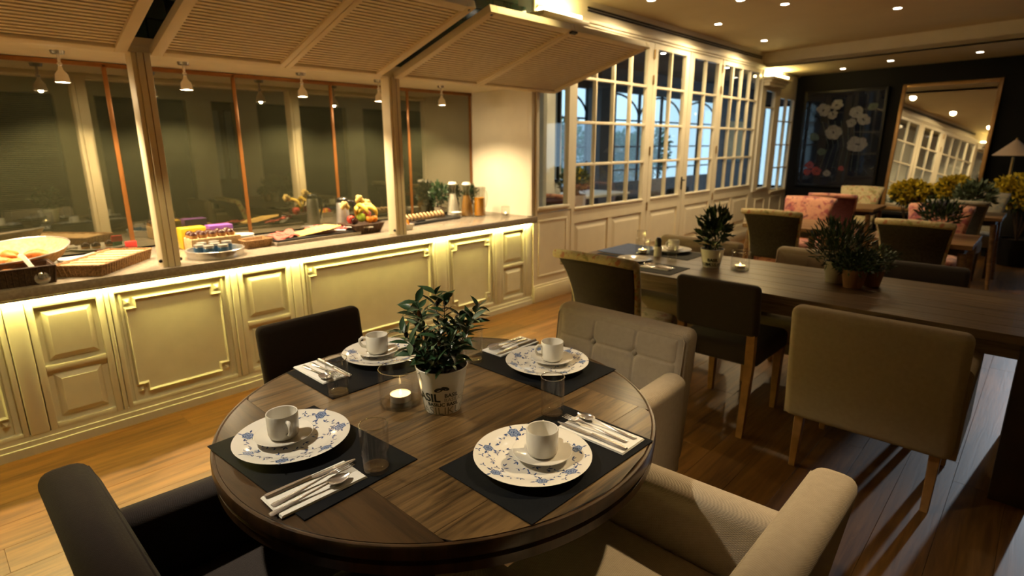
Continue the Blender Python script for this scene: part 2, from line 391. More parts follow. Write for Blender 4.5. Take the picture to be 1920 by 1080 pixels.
# --- walls behind the camera
wl = MB().box(-2.75, -2.6, -2.7, 4.4, 0, ZC).build('wall_left', 'white_wall'); struct(wl, 'pale wall beyond the left end of the buffet', 'wall')
wrear = MB().box(-2.7, 11, -2.75, -2.6, 0, ZC).build('wall_rear', 'dark_wall'); struct(wrear, 'dark panelled wall opposite the buffet', 'wall')
for x0, x1 in ((-2.6, -1.9), (-.35, .15), (1.75, 2.25), (3.55, 3.95), (4.35, 4.75), (6.6, 7.0)):
    MB().box(x0, x1, -2.6, -2.45, 0, 2.25).box(x0 - .03, x1 + .03, -2.6, -2.42, 0, .16).build('pilaster', 'cream_paint', wrear)
MB().box(-2.6, 10, -2.6, -2.44, 2.25, ZC).build('header', 'cream_paint', wrear)
for x0 in (3.97, 4.2):
    MB().box(x0, x0 + .12, -2.6, -2.56, .9, 2.1).build('pane', 'blue_grey', wrear)
# --- buffet niche: side wall, ceiling, upper tiled wall
YG = 4.27; XJ = 3.95; ZCT = .85; ZH = 1.955
ws = MB().box(XJ, XJ + .04, Y0 + .04, YG + .1, 0, 2.0).build('wall_niche_side', 'cream_paint'); struct(ws, 'cream side wall closing the right end of the buffet niche', 'wall')
for i, (x0, x1, yy) in enumerate(((XJ - .012, XJ + .03, 3.47), (XJ + .035, XJ + .055, 3.455))):
    MB().box(x0, x1, yy, yy + .06, ZCT + .002, 2.0).build('jamb_moulding', 'cream_paint', ws, bev=.006)
wn = MB().box(-2.7, XJ + .1, YG + .02, YG + .12, 0, 2.05).build('wall_niche_back', 'dark_wall'); struct(wn, 'smoked finely lined glass wall at the back of the buffet', 'wall')
strips = [-2.02, -1.28, -.54, .205 - .0, .95, 1.70, 2.44, 3.18, 3.925]
strips[3] = .20
for i in range(len(strips) - 1):
    MB().box(strips[i] + .013, strips[i + 1] - .013, YG, YG + .012, ZCT + .01, 1.955).build('pane', 'lined_glass', wn)
for x in strips: MB().box(x - .013, x + .013, YG - .006, YG + .014, ZCT, 1.975).build('glazing_bar', 'copper_strip', wn, bev=.004)
MB().box(-2.6, XJ, YG - .006, YG + .014, 1.955, 1.982).build('glazing_rail', 'copper_strip', wn, bev=.004)
nc = MB().box(-2.7, XJ + .02, Y0 + .0, YG + .1, 1.985, 2.03).build('ceiling_niche', 'shutter_paint'); struct(nc, 'pale ceiling board of the buffet niche', 'ceiling')
hd = MB().box(-2.7, XJ + .06, 3.475, 3.56, 1.955, 1.985).build('trim_header', 'shutter_paint', bev=.004); struct(hd, 'pale header rail above the buffet opening under the shutters', 'trim')
wt = MB().box(-2.7, 3.99, Y0 + .03, Y0 + .12, 2.03, ZC).build('wall_tiled', 'tile_grout'); struct(wt, 'dark green tiled wall above the buffet shutters', 'wall')
tm = MB().box(0, .197, -.012, 0, 0, .097).mesh('tile', bev=.003, bseg=1); tm.materials.append(MATS['green_tile'])
for r_ in range(8):
    for c_ in range(25):
        x = -1.0 + c_ * .2 - (.1 if r_ % 2 else 0)
        if x + .2 > 3.99: continue
        if r_ < 3 and not (.7 < x < 1.1 or 2.2 < x < 2.6): continue
        o = link('tile', tm, None, wt); o.location = (x, Y0 + .03, 2.03 + r_ * .1)
# --- glazed partition
pt = MB()
PZ0, PZ1 = .866, 2.53
pt.box(3.99, 10.95, Y0 + .005, Y0 + .10, 2.59, ZC).box(3.99, 4.56, Y0 + .005, Y0 + .07, 0, .86).box(9.22, 10.95, Y0 + .02, Y0 + .08, 0, .75)
wp = pt.build('wall_partition', 'cream_paint'); struct(wp, 'cream panelled partition with glazed folding doors', 'wall')
MB().box(4.0, 10.9, Y0 - .03, Y0 + .005, 2.615, 2.65).box(4.0, 10.9, Y0 - .015, Y0 + .005, 2.59, 2.615).build('cornice', 'cream_paint', wp, bev=.006)
MB().box(4.75, 9.15, Y0 - .004, Y0 + .006, 2.722, 2.738).box(4.75, 9.15, Y0 - .004, Y0 + .006, 2.748, 2.764).build('air_slot', 'black_metal', wp)
bb = MB().box(3.99, 9.25, Y0 - .012, Y0 + .01, 0, .15).box(3.99, 9.25, Y0 - .004, Y0 + .01, .15, .17).build('baseboard_partition', 'cream_paint', bev=.004); struct(bb, 'tall cream baseboard under the glazed partition', 'baseboard')
def panel_field(par, x0, x1, z0, z1, yf=Y0):
    """sunk panel: raised border bars with a bevelled field"""
    m_ = MB(); t = .022
    m_.box(x0, x1, yf - .012, yf + .008, z1 - t, z1).box(x0, x1, yf - .012, yf + .008, z0, z0 + t).box(x0, x0 + t, yf - .012, yf + .008, z0 + t, z1 - t).box(x1 - t, x1, yf - .012, yf + .008, z0 + t, z1 - t)
    m_.build('panel_moulding', 'cream_paint', par, bev=.004)
def glazed_door(num, x0, x1, gx0, gx1, ncol, label, handle=None, hinge=None):
    d = thing('door_%d' % num, ((x0 + x1) / 2, Y0, 0), label, 'door', kind='structure'); cx = (x0 + x1) / 2
    L = lambda a: a - cx
    fr = MB(); y0, y1 = 0, .05
    fr.box(L(x0), L(gx0), y0, y1, .17, 2.59).box(L(gx1), L(x1), y0, y1, .17, 2.59).box(L(gx0), L(gx1), y0, y1, PZ1, 2.59).box(L(gx0), L(gx1), y0, y1, .72, PZ0).box(L(gx0), L(gx1), y0, y1, .17, .26).box(L(gx0), L(gx1), y0 + .018, y1, .26, .72)
    fr.build('frame', 'cream_paint', d)
    zs = [PZ0, 1.30, 1.708, 2.125, PZ1]; w_ = (gx1 - gx0) / ncol
    for k in range(1, ncol): MB().box(L(gx0 + k * w_) - .011, L(gx0 + k * w_) + .011, y0 + .002, y1, PZ0, PZ1).build('muntin', 'cream_paint', d, bev=.004, bseg=1)
    for z in zs[1:4]: MB().box(L(gx0), L(gx1), y0 + .004, y1 - .004, z - .014, z + .014).build('muntin', 'cream_paint', d, bev=.004, bseg=1)
    MB().box(L(gx0) - .01, L(gx1) + .01, y0 - .012, y1, PZ0 - .012, PZ0 + .01).build('sill_bead', 'cream_paint', d, bev=.003)
    for k in range(ncol):
        for j in range(4):
            MB().box(L(gx0 + k * w_) + .009, L(gx0 + (k + 1) * w_) - .009, .022, .027, zs[j] + .010, zs[j + 1] - .010).build('pane', 'pane_glass', d)
    mids = [gx0, (gx0 + gx1) / 2, gx1] if ncol == 4 else [gx0, gx1]
    if ncol == 4: MB().box(L(mids[1]) - .04, L(mids[1]) + .04, y0 + .002, y1, .26, .72).build('frame', 'cream_paint', d)
    for a, b in zip(mids, mids[1:]):
        a_, b_ = L(a) + (.05 if a != gx0 else .012), L(b) - (.05 if b != gx1 else .012)
        MB().loft([[(a_, .018, .27), (b_, .018, .27), (b_, .018, .71), (a_, .018, .71)], [(a_ + .05, .002, .33), (b_ - .05, .002, .33), (b_ - .05, .002, .65), (a_ + .05, .002, .65)]]).build('panel', 'cream_paint', d)
    if hinge is not None:
        for z in (.78, 1.42, 2.20, 2.47): MB().tube([(L(hinge), -.008, z - .05), (L(hinge), -.008, z + .05)], .009, 8).build('hinge', 'brass', d)
    if handle is not None:
        h = MB().box(L(handle) - .014, L(handle) + .014, -.008, .001, .93, 1.09).build('handle', 'black_metal', d)
        MB().tube([(L(handle), -.005, 1.05), (L(handle), -.045, 1.05), (L(handle) - .08, -.045, 1.05)], .008, 8).build('lever', 'black_metal', h)
    return d
glazed_door(1, 4.56, 6.02, 4.62, 5.91, 4, 'wide cream glazed door nearest the buffet, sixteen panes', hinge=6.02)
glazed_door(2, 6.03, 6.88, 6.11, 6.79, 2, 'narrow cream glazed door with eight panes beside the widest near door', handle=6.86)
glazed_door(3, 6.90, 7.81, 7.00, 7.71, 2, 'narrow cream glazed door with eight panes, second from the buffet', hinge=7.81)
glazed_door(4, 7.83, 9.22, 7.89, 9.12, 4, 'wide cream glazed door at the far end, sixteen small panes')
def side_light(num, x0, x1, gx0, gx1, label, z0=.90, z1=2.42, bars=(), vbar=0):
    d = thing('window_%d' % num, ((x0 + x1) / 2, Y0, 0), label, 'window', kind='structure'); cx = (x0 + x1) / 2; L = lambda a: a - cx
    yo = 0
    MB().box(L(x0), L(gx0), yo, .06, z0 - .05, 2.59).box(L(gx1), L(x1), yo, .06, z0 - .05, 2.59).box(L(gx0), L(gx1), yo, .06, z1, 2.59).box(L(gx0), L(gx1), yo, .06, z0 - .05, z0).build('frame', 'cream_paint', d)
    n_ = vbar + 1; w_ = (gx1 - gx0) / n_
    for k in range(1, n_): MB().box(L(gx0 + k * w_) - .014, L(gx0 + k * w_) + .014, .004, .05, z0, z1).build('muntin', 'cream_paint', d)
    for z in bars: MB().box(L(gx0), L(gx1), .006, .05, z - .010, z + .010).build('muntin', 'cream_paint', d)
    zz = [z0] + list(bars) + [z1]
    for k in range(n_):
        for a, b in zip(zz, zz[1:]): MB().box(L(gx0 + k * w_) + .002, L(gx0 + (k + 1) * w_) - .002, .024, .03, a + .002, b - .002).build('pane', 'pane_glass', d)
    MB().box(L(gx0) - .02, L(gx1) + .02, -.015, .01, z0 - .025, z0 + .002).build('sill_bead', 'cream_paint', d, bev=.003)
    return d
side_light(1, 3.99, 4.56, 4.06, 4.50, 'tall single-pane glazed panel between the buffet and the doors', .92, 2.42)
panel_field(wp, 4.06, 4.50, .24, .80, Y0 + .012)
panel_field(wp, 9.48, 9.90, .22, .62, Y0 + .022)
panel_field(wp, 10.15, 10.70, .22, .62, Y0 + .022)
side_light(2, 9.30, 10.06, 9.47, 9.88, 'slim single-pane glazed panel in the far column', .80, 2.30, (2.05,))
side_light(3, 10.07, 10.84, 10.11, 10.78, 'far pair of narrow windows with pale blue panes', .72, 2.22, (1.1, 1.48, 1.86), 1)
# columns with light coves on top
def cove_column(x0, x1, z0, num, label):
    t = thing('trim_%d' % num, ((x0 + x1) / 2, Y0, 0), label, 'cornice', kind='structure'); h = (x1 - x0) / 2
    m_ = MB()
    for k, (a, b, pz) in enumerate(((0, .05, .04), (.05, .09, .07), (.09, .13, .11))): m_.box(-h - pz * .6, h + pz * .6, -.05 - pz, .0, z0 + a, z0 + b)
    m_.build('crown_moulding', 'cream_paint', t, bev=.008)
    MB().box(-h, h, -.12, -.03, z0 + .135, z0 + .165).build('light_strip', 'cove', t)
cove_column(3.98, 4.50, 2.46, 1, 'glowing light cove on the column beside the buffet')
cove_column(9.34, 10.04, 2.36, 2, 'glowing light cove on the far column by the dark wall')

# ================================================================== ROOM BEYOND THE GLASS AND GARDEN
Y2 = 6.0
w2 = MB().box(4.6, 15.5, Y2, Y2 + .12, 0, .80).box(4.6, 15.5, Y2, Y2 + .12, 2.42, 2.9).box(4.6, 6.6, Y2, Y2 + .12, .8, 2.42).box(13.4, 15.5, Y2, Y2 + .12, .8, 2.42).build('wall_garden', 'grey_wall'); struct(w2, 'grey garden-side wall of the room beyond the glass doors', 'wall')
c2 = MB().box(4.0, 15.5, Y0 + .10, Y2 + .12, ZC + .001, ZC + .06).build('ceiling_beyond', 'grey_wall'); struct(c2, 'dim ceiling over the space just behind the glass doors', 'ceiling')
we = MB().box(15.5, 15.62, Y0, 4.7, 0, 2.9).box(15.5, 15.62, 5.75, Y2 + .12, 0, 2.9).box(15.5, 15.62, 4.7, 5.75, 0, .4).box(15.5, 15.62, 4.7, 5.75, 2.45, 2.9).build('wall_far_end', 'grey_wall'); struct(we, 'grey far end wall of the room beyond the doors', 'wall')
w6 = thing('window_6', (15.56, 5.225, 0), 'added window showing blue sky at the far end of the room beyond the doors', 'window', kind='structure')  # opening added so the far partition panes show blue sky
for ya, yb, za, zb_ in ((-.525, -.48, .4, 2.45), (.48, .525, .4, 2.45), (-.48, .48, .4, .45), (-.48, .48, 2.40, 2.45)): MB().box(-.03, .03, ya, yb, za, zb_).build('frame', 'black_metal', w6)
MB().box(-.004, .004, -.48, .48, .45, 2.40).build('pane', 'pane_glass', w6)
wi = MB().box(4.3, 5.68, 4.62, 5.0, 0, ZC).box(5.68, 6.22, 4.95, 5.0, 0, ZC).box(4.25, 4.3, 3.6, 5.0, 0, ZC).build('wall_white_return', 'white_wall'); struct(wi, 'bright white wall return seen through the single-pane panel', 'wall')
wc = MB().box(3.99, 4.06, 3.57, 4.45, 0, 2.9).build('wall_niche_outer', 'white_wall'); struct(wc, 'white back face of the niche side wall', 'wall')
g = thing('window_4', (10.0, Y2, 0), 'big arched iron garden window beyond the glass doors', 'window', kind='structure')
for k in range(9):
    x = -3.4 + k * .85
    MB().box(x - .022, x + .022, .03, .08, .8, 2.42).build('iron_bar', 'black_metal', g)
for z in (1.02, 1.45, 1.93): MB().box(-3.4, 3.4, .035, .07, z - .014, z + .014).build('iron_bar', 'black_metal', g)
for k in range(4):
    x = -2.55 + k * 1.7
    MB().tube([(x + .85 * math.cos(a), .05, 1.93 + .46 * math.sin(a)) for a in [math.pi * q / 14 for q in range(15)]], .02, 6).build('iron_arch', 'black_metal', g)
MB().box(-3.4, 3.4, .045, .05, .8, 2.42).build('pane', 'pane_glass', g)
MB().box(-1.72, -1.42, -.25, .02, 0, 2.9).build('column', 'grey_wall', g)
gd = MB().box(2, 18, Y2 + .12, 14, -.2, -.05).build('ground_garden', 'garden_ground'); struct(gd, 'pale paved ground of the garden outside', 'ground')
gw = MB().box(2, 20, 11.5, 11.7, -.1, 2.2).build('wall_garden_far', 'garden_wall'); struct(gw, 'pale garden wall far outside the window', 'wall')
def leafmass(name, mat, par, c, rad, nleaf, size, seed, squash=1.0, up=0):
    rn = random.Random(seed); m_ = MB()
    for _ in range(nleaf):
        d = Vector((rn.gauss(0, 1), rn.gauss(0, 1), rn.gauss(0, 1))).normalized() * (rn.random() ** .45)
        q = Vector((c[0] + d.x * rad[0], c[1] + d.y * rad[1], c[2] + d.z * rad[2]))
        ax = (d + Vector((rn.gauss(0, .4), rn.gauss(0, .4), rn.gauss(0, .4) + up))).normalized(); sd = ax.orthogonal().normalized()
        sd = Matrix.Rotation(rn.random() * 6.28, 3, ax) @ sd; L = size * rn.uniform(.7, 1.3)
        b = len(m_.v); nr = ax.cross(sd) * L * .08
        m_.v += [q, q + ax * L * .5 + sd * L * .2 * squash + nr, q + ax * L, q + ax * L * .5 - sd * L * .2 * squash + nr]; m_.f += [(b, b + 1, b + 2), (b, b + 2, b + 3)]
    o = m_.build(name, mat, par); o['kind'] = 'stuff'; return o
for i, (x, y, h_) in enumerate(((9.4, 8.8, 1.9), (11.7, 9.4, 2.1), (13.8, 8.8, 1.7), (16.0, 9.3, 2.0))):
    t = thing('garden_shrub', (x, y, -.05), ['leafy climbing shrub seen through the nearest glazed door', 'tall green shrub in the garden behind the dark sofa', 'low green garden shrub seen past the middle doors', 'green garden shrub farthest from the buffet'][i], 'shrub', 'garden shrubs')
    MB().tube([(0, 0, 0), (.03, 0, h_ * .7)], [.04, .02]).build('trunk', 'stem', t)
    leafmass('foliage', 'hedge', t, (0, 0, h_ * .66), (.95, .5, h_ * .40), 1500, .17, 40 + i)

# ================================================================== BUFFET
YF = 3.515
wk = thing('stone_worktop', (1.0, YG - .4, .79), 'long grey stone worktop running the length of the buffet', 'worktop')
MB().box(-3.5, 2.995, -.43, .395, .012, .06).build('slab', 'stone', wk, bev=.006)
MB().box(-3.5, 2.995, -.43, -.395, 0, .012).build('nosing', 'stone', wk, bev=.003)
ld = MB().box(-2.55, 3.955, 3.485, 3.497, .772, .788).build('led_strip', 'led'); ld['label'] = 'bright warm light strip glowing under the stone worktop'; ld['category'] = 'light strip'
def cab_shell(t, x0, x1):
    MB().box(x0, x1, YF + .012, YF + .05, 0, .79).build('body', 'cabinet_paint', t)
    p_ = MB()
    for z0, z1, d in ((0, .045, .029), (.045, .072, .020), (.072, .095, .010)): p_.box(x0, x1, YF - d, YF + .012, z0, z1)
    p_.build('plinth', 'cabinet_paint', t)
def bevel_panel(t, x0, x1, z0, z1, name='panel'):
    i = .028
    MB().loft([[(x0, YF + .012, z0), (x1, YF + .012, z0), (x1, YF + .012, z1), (x0, YF + .012, z1)],
               [(x0 + .008, YF + .001, z0 + .008), (x1 - .008, YF + .001, z0 + .008), (x1 - .008, YF + .001, z1 - .008), (x0 + .008, YF + .001, z1 - .008)],
               [(x0 + i, YF - .012, z0 + i), (x1 - i, YF - .012, z0 + i), (x1 - i, YF - .012, z1 - i), (x0 + i, YF - .012, z1 - i)]]).build(name, 'cabinet_paint', t)
def stacked_cabinet(x0, x1, label):
    t = thing('buffet_cabinet', ((x0 + x1) / 2, 0, 0), label, 'cabinet', 'panelled units of the buffet front'); h = (x1 - x0) / 2
    cab_shell(t, -h, h); s = .030
    MB().box(-h, -h + s, YF - .012, YF + .012, .095, .775).build('stile', 'cabinet_paint', t, bev=.003); MB().box(h - s, h, YF - .012, YF + .012, .095, .775).build('stile', 'cabinet_paint', t, bev=.003)
    for z0, z1 in ((.095, .125), (.405, .432), (.735, .775)): MB().box(-h + s, h - s, YF - .012, YF + .012, z0, z1).build('rail', 'cabinet_paint', t, bev=.003)
    bevel_panel(t, -h + s + .02, h - s - .02, .455, .715)
    lw = bevel_panel(t, -h + s + .025, h - s - .025, .15, .38)
def framed_cabinet(x0, x1, label):
    t = thing('buffet_cabinet', ((x0 + x1) / 2, 0, 0), label, 'cabinet', 'panelled units of the buffet front'); h = (x1 - x0) / 2
    cab_shell(t, -h, h); s = .022
    for a, b in ((-h, -h + s), (h - s, h), ): MB().box(a, b, YF - .012, YF + .012, .095, .775).build('stile', 'cabinet_paint', t, bev=.003)
    MB().box(-h + s, h - s, YF - .012, YF + .012, .745, .775).build('rail', 'cabinet_paint', t, bev=.003)
    MB().box(-h + s, h - s, YF - .012, YF + .012, .095, .118).build('rail', 'cabinet_paint', t, bev=.003)
    [MB().box(q_, q_ + .010, YF + .0, YF + .012, .118, .745).build('bead', 'cabinet_paint', t) for q_ in (-h + s + .018, h - s - .028)]
    a, b, z0, z1, q = -h + .055, h - .055, .160, .705, .048
    out = [(a, z0 + q), (a + q, z0 + q), (a + q, z0), (b - q, z0), (b - q, z0 + q), (b, z0 + q), (b, z1 - q), (b - q, z1 - q), (b - q, z1), (a + q, z1), (a + q, z1 - q), (a, z1 - q)]
    g_ = .014                                # moulding follows the notched outline
    def inset(pts, d):
        r_ = []
        k = len(pts)
        for i in range(k):
            p0, p1, p2 = Vector(pts[i - 1]), Vector(pts[i]), Vector(pts[(i + 1) % k])
            e1, e2 = (p1 - p0).normalized(), (p2 - p1).normalized(); n1, n2 = Vector((-e1.y, e1.x)), Vector((-e2.y, e2.x))
            r_.append(p1 + (n1 + n2) * d)
        return r_
    o1, o2, o3 = inset(out, 0), inset(out, g_ * .5), inset(out, g_)
    mm = MB(); mm.loft([[(q_.x, YF + .012, q_.y) for q_ in o1], [(q_.x, YF - .012, q_.y) for q_ in o2], [(q_.x, YF + .004, q_.y) for q_ in o3]], False, False)
    mm.f.append(tuple(range(24, 36))); mm.build('moulding', 'cabinet_paint', t)
    for sx in (a + q * .42, b - q * .42):
        for sz in (z0 + q * .42, z1 - q * .42):
            r_ = .017
            MB().loft([[(sx - r_, YF + .012, sz - r_), (sx + r_, YF + .012, sz - r_), (sx + r_, YF + .012, sz + r_), (sx - r_, YF + .012, sz + r_)], [(sx - .001, YF - .014, sz - .001), (sx + .001, YF - .014, sz - .001), (sx + .001, YF - .014, sz + .001), (sx - .001, YF - .014, sz + .001)]]).build('stud', 'cabinet_paint', t)
def fluted_stile(x0, x1, label):
    t = thing('buffet_pilaster', ((x0 + x1) / 2, 0, 0), label, 'pilaster', 'pilasters of the buffet front'); h = (x1 - x0) / 2
    cab_shell(t, -h, h)
    MB().box(-h + .004, h - .004, YF - .016, YF + .012, .095, .775).build('shaft', 'cabinet_paint', t, bev=.006)
framed_cabinet(-.44, .205, 'framed cabinet front at the left edge of the picture')
fluted_stile(.205, .29, 'wide buffet pilaster at the far left')
stacked_cabinet(.29, .605, 'two-panel buffet unit nearest the left edge')
fluted_stile(.605, .632, 'narrow buffet pilaster right of the leftmost two-panel unit')
framed_cabinet(.632, 1.24, 'square framed cabinet front behind the round table')
fluted_stile(1.24, 1.285, 'buffet pilaster right of the square framed cabinet')
stacked_cabinet(1.285, 1.62, 'two-panel buffet unit half hidden by the dark chair')
fluted_stile(1.62, 1.685, 'buffet pilaster left of the widest framed cabinet')
framed_cabinet(1.685, 2.82, 'widest framed cabinet front in the middle of the buffet')
fluted_stile(2.82, 2.935, 'wide buffet pilaster above the olive plant')
framed_cabinet(2.935, 3.49, 'framed cabinet front with ribbed field near the right end')
fluted_stile(3.49, 3.565, 'buffet pilaster left of the end two-panel unit')
stacked_cabinet(3.565, 3.895, 'two-panel buffet unit at the right end')
fluted_stile(3.895, 3.985, 'bright end pilaster at the right corner of the buffet')

def canopy_post(x, label):
    t = thing('canopy_post', (x, 3.52, ZCT), label, 'post', 'posts of the buffet canopy')
    MB().box(-.042, -.020, -.045, .055, 0, ZH - ZCT).build('channel', 'shutter_paint', t, bev=.003)
    MB().box(-.018, .042, -.055, .055, 0, ZH - ZCT).build('shaft', 'shutter_paint', t, bev=.003)
    MB().box(.010, .013, -.0565, -.054, 0, ZH - ZCT).build('joint', 'copper_strip', t)
    for s in (-1, 1): MB().blob((s * .05, -.03, .035), .010, 8, 6).build('bolt', 'black_metal', t, smooth='all')
canopy_post(.94, 'grey buffet post standing left of the tins tray')
canopy_post(2.48, 'grey buffet post standing right of the fruit basket')

slat_m = {}
def shutter(x0, x1, rib, label, yb=3.47, zb=1.945, yf=2.50, zf=2.235):
    t = thing('awning_shutter', ((x0 + x1) / 2, yb, zb), label, 'shutter', 'raised louvred shutters above the buffet')
    L = math.hypot(yb - yf, zf - zb); t.rotation_euler = (-math.atan2(zf - zb, yb - yf), 0, 0); cx = (x0 + x1) / 2; a, b, r_ = x0 - cx, x1 - cx, rib - cx
    s = .055
    for q0, q1 in ((a, a + s), (b - s, b)): MB().box(q0, q1, -L, 0, -.0, .045).build('stile', 'shutter_paint', t, bev=.004)
    MB().box(r_ - .04, r_ - .003, -L, 0, 0, .045).build('stile', 'shutter_paint', t, bev=.004); MB().box(r_ + .003, r_ + .04, -L, 0, 0, .045).build('stile', 'shutter_paint', t, bev=.004)
    for c0, c1 in ((a + s, r_ - .04), (r_ + .04, b - s)):
        MB().box(c0, c1, -L, -L + .06, 0, .045).build('rail', 'shutter_paint', t, bev=.004); MB().box(c0, c1, -.05, 0, 0, .045).build('rail', 'shutter_paint', t, bev=.004)
        key = round(c1 - c0, 3); n_ = 29; pit = (L - .11) / n_
        if key not in slat_m:
            slat_m[key] = MB().box(0, c1 - c0, -.001, pit * .84, 0, .007, Matrix.Rotation(R(11), 4, 'X')).mesh('slat'); slat_m[key].materials.append(MATS['shutter_paint'])
        for k in range(n_):
            o = link('slat', slat_m[key], None, t); o.location = (c0, -L + .06 + k * pit, .012)
    MB().box(a + .01, b - .01, -L + .02, -.02, .036, .042).build('backing', 'shutter_paint', t)
    for q0 in (a + .03, b - .03): MB().tube([(q0, -L + .03, -.004), (q0, -L + .03, .004)], .007, 8).build('screw', 'black_metal', t)
    MB().box(r_ - .03, r_ + .03, -L + .005, -L + .03, -.012, .0).build('latch', 'black_metal', t)
    return t
shutter(-.62, .88, .13, 'louvred shutter raised at the left edge of the picture')
shutter(.985, 2.365, 1.69, 'middle louvred shutter raised between the two posts')
shutter(2.48, 4.25, 3.27, 'louvred shutter raised nearest the glazed doors')

def niche_lamp(x, label):
    t = thing('spot_lamp', (x, 3.93, 1.985), label, 'lamp', 'chrome spot lamps over the buffet')
    MB().lathe([(0, 0), (.034, 0), (.030, -.016), (0, -.020)], 16).build('ceiling_rose', 'chrome', t, smooth=True)
    MB().tube([(0, 0, -.018), (0, 0, -.062)], .0075).build('stem', 'chrome', t, smooth=True)
    MB().blob((0, 0, -.068), .013).build('joint', 'chrome', t, smooth='all')
    MB().lathe([(.008, -.075), (.012, -.095), (.030, -.118), (.036, -.150), (.038, -.158), (.033, -.158), (.022, -.125), (.008, -.105)], 20).build('reflector', 'chrome', t, smooth=True)
    MB().lathe([(.0, -.140), (.028, -.146), (.028, -.152), (0, -.148)], 16).build('bulb', 'bulb', t)
    light('lamp_light', 'SPOT', (x, 3.93, 1.985 - .155), 150, HALO, target=(x, 3.90, .8), size=.022, spot=134, blend=.55, parent=t)
    light('lamp_spill', 'POINT', (x, 3.93, 1.985 - .156), 6.5, HALO, size=.012, parent=t)
for x, lb in ((.68, 'chrome spot lamp over the bread baskets'), (1.285, 'chrome spot lamp right of the near grey post'), (2.03, 'chrome spot lamp over the cold cuts'), (2.66, 'chrome spot lamp hidden behind the far grey post'), (3.29, 'chrome spot lamp over the carafes'), (.0, 'chrome spot lamp outside the left picture edge')):
    niche_lamp(x, lb)

# recessed ceiling lamps and the added cabinet washers
for i, (x, y, z, pw, ang, tgt, colr) in enumerate(LAMPS):
    t = thing('downlight', (x, y, z), 'recessed ceiling downlight number ' + str(i), 'downlight', 'recessed downlights')
    MB().lathe([(.034, -.002), (.050, -.004), (.050, .0), (.034, 0)], 24).build('bezel', 'cream_paint', t)
    MB().lathe([(0, -.003), (.036, -.003), (.036, -.001), (0, -.001)], 24).build('lens', 'downlight', t)
    light('downlight_beam', 'SPOT', (x, y, z - .02), pw, colr, target=tgt or (x, y, 0), size=.05, spot=ang, blend=.7, parent=t)
DL = {0: 'half cut off at the top edge above the first glazed door', 1: 'cut off at the top edge right of the first one', 2: 'above the second glazed door', 3: 'above the fourth glazed door next to the beam', 4: 'near the top edge in the middle of the ceiling', 5: 'rightmost on the main ceiling', 6: 'over the round table outside the picture', 7: 'between round and long table outside the picture', 8: 'added to brighten the left cabinets, outside the picture', 15: 'added to brighten the wide cabinet, outside the picture', 9: 'by the buffet corner outside the picture', 10: 'over the long table outside the picture', 11: 'over the square tables outside the picture', 12: 'leftmost on the lower ceiling above the flower picture', 13: 'middle one on the lower ceiling', 14: 'rightmost on the lower ceiling above the mirror'}
for o in [q for q in bpy.data.objects if q.name.startswith('downlight') and q.type == 'EMPTY']:
    k = int(o['label'].split()[-1]); o['label'] = 'recessed ceiling downlight ' + DL[k]

# ================================================================== ROUND TABLE
TX, TY, TR, TZ = .983, 1.214, .617, .75
rt = thing('round_table', (TX, TY, 0), 'round dark oak table laid for four in front of the buffet', 'table')
def clipx(y, lim): return min(lim, math.sqrt(max(0, (TR - .012) ** 2 - y * y)))
SEAM = .385; rr = TR - .012
NPL = 7; ys = [-rr + 2 * rr * k / NPL for k in range(NPL + 1)]
for k in range(NPL):
    a, b = ys[k] + .0006, ys[k + 1] - .0006; st = [a + (b - a) * q / 8 for q in range(9)]
    pts = [(clipx(q, SEAM) - .0006, q) for q in st] + [(-clipx(q, SEAM) + .0006, q) for q in reversed(st)]
    MB().poly(pts, TZ - .024, TZ).build('plank', 'table_oak_x', rt)
for s in (-1, 1):
    h = math.sqrt(rr * rr - SEAM * SEAM); th = math.atan2(h, SEAM)
    pts = [(s * rr * math.cos(-th + 2 * th * q / 30), rr * math.sin(-th + 2 * th * q / 30)) for q in range(31)]
    MB().poly(pts if s > 0 else pts[::-1], TZ - .024, TZ - .0003).build('plank', 'table_oak_y', rt)
MB().lathe([(rr - .003, TZ - .004), (rr + .004, TZ), (TR - .002, TZ - .001), (TR, TZ - .006), (TR, TZ - .030), (TR - .012, TZ - .036), (TR - .012, TZ - .042), (TR - .004, TZ - .046), (TR - .004, TZ - .068), (TR - .02, TZ - .075), (.30, TZ - .075), (.30, TZ - .024), (rr - .003, TZ - .024)], 96).build('rim', 'table_rim', rt, smooth=True)
MB().lathe([(0, .09), (.10, .09), (.085, .14), (.065, .30), (.075, .5), (.11, .62), (.16, .675), (0, .675)], 32).build('pedestal', 'dark_leg', rt, smooth=True)
for k in range(4):
    a = R(45 + 90 * k); c, s = math.cos(a), math.sin(a)
    MB().tube([(c * .05, s * .05, .16), (c * .22, s * .22, .10), (c * .40, s * .40, .035), (c * .43, s * .43, .02)], [.05, .042, .034, .02], 10).build('foot', 'dark_leg', rt, smooth=True)
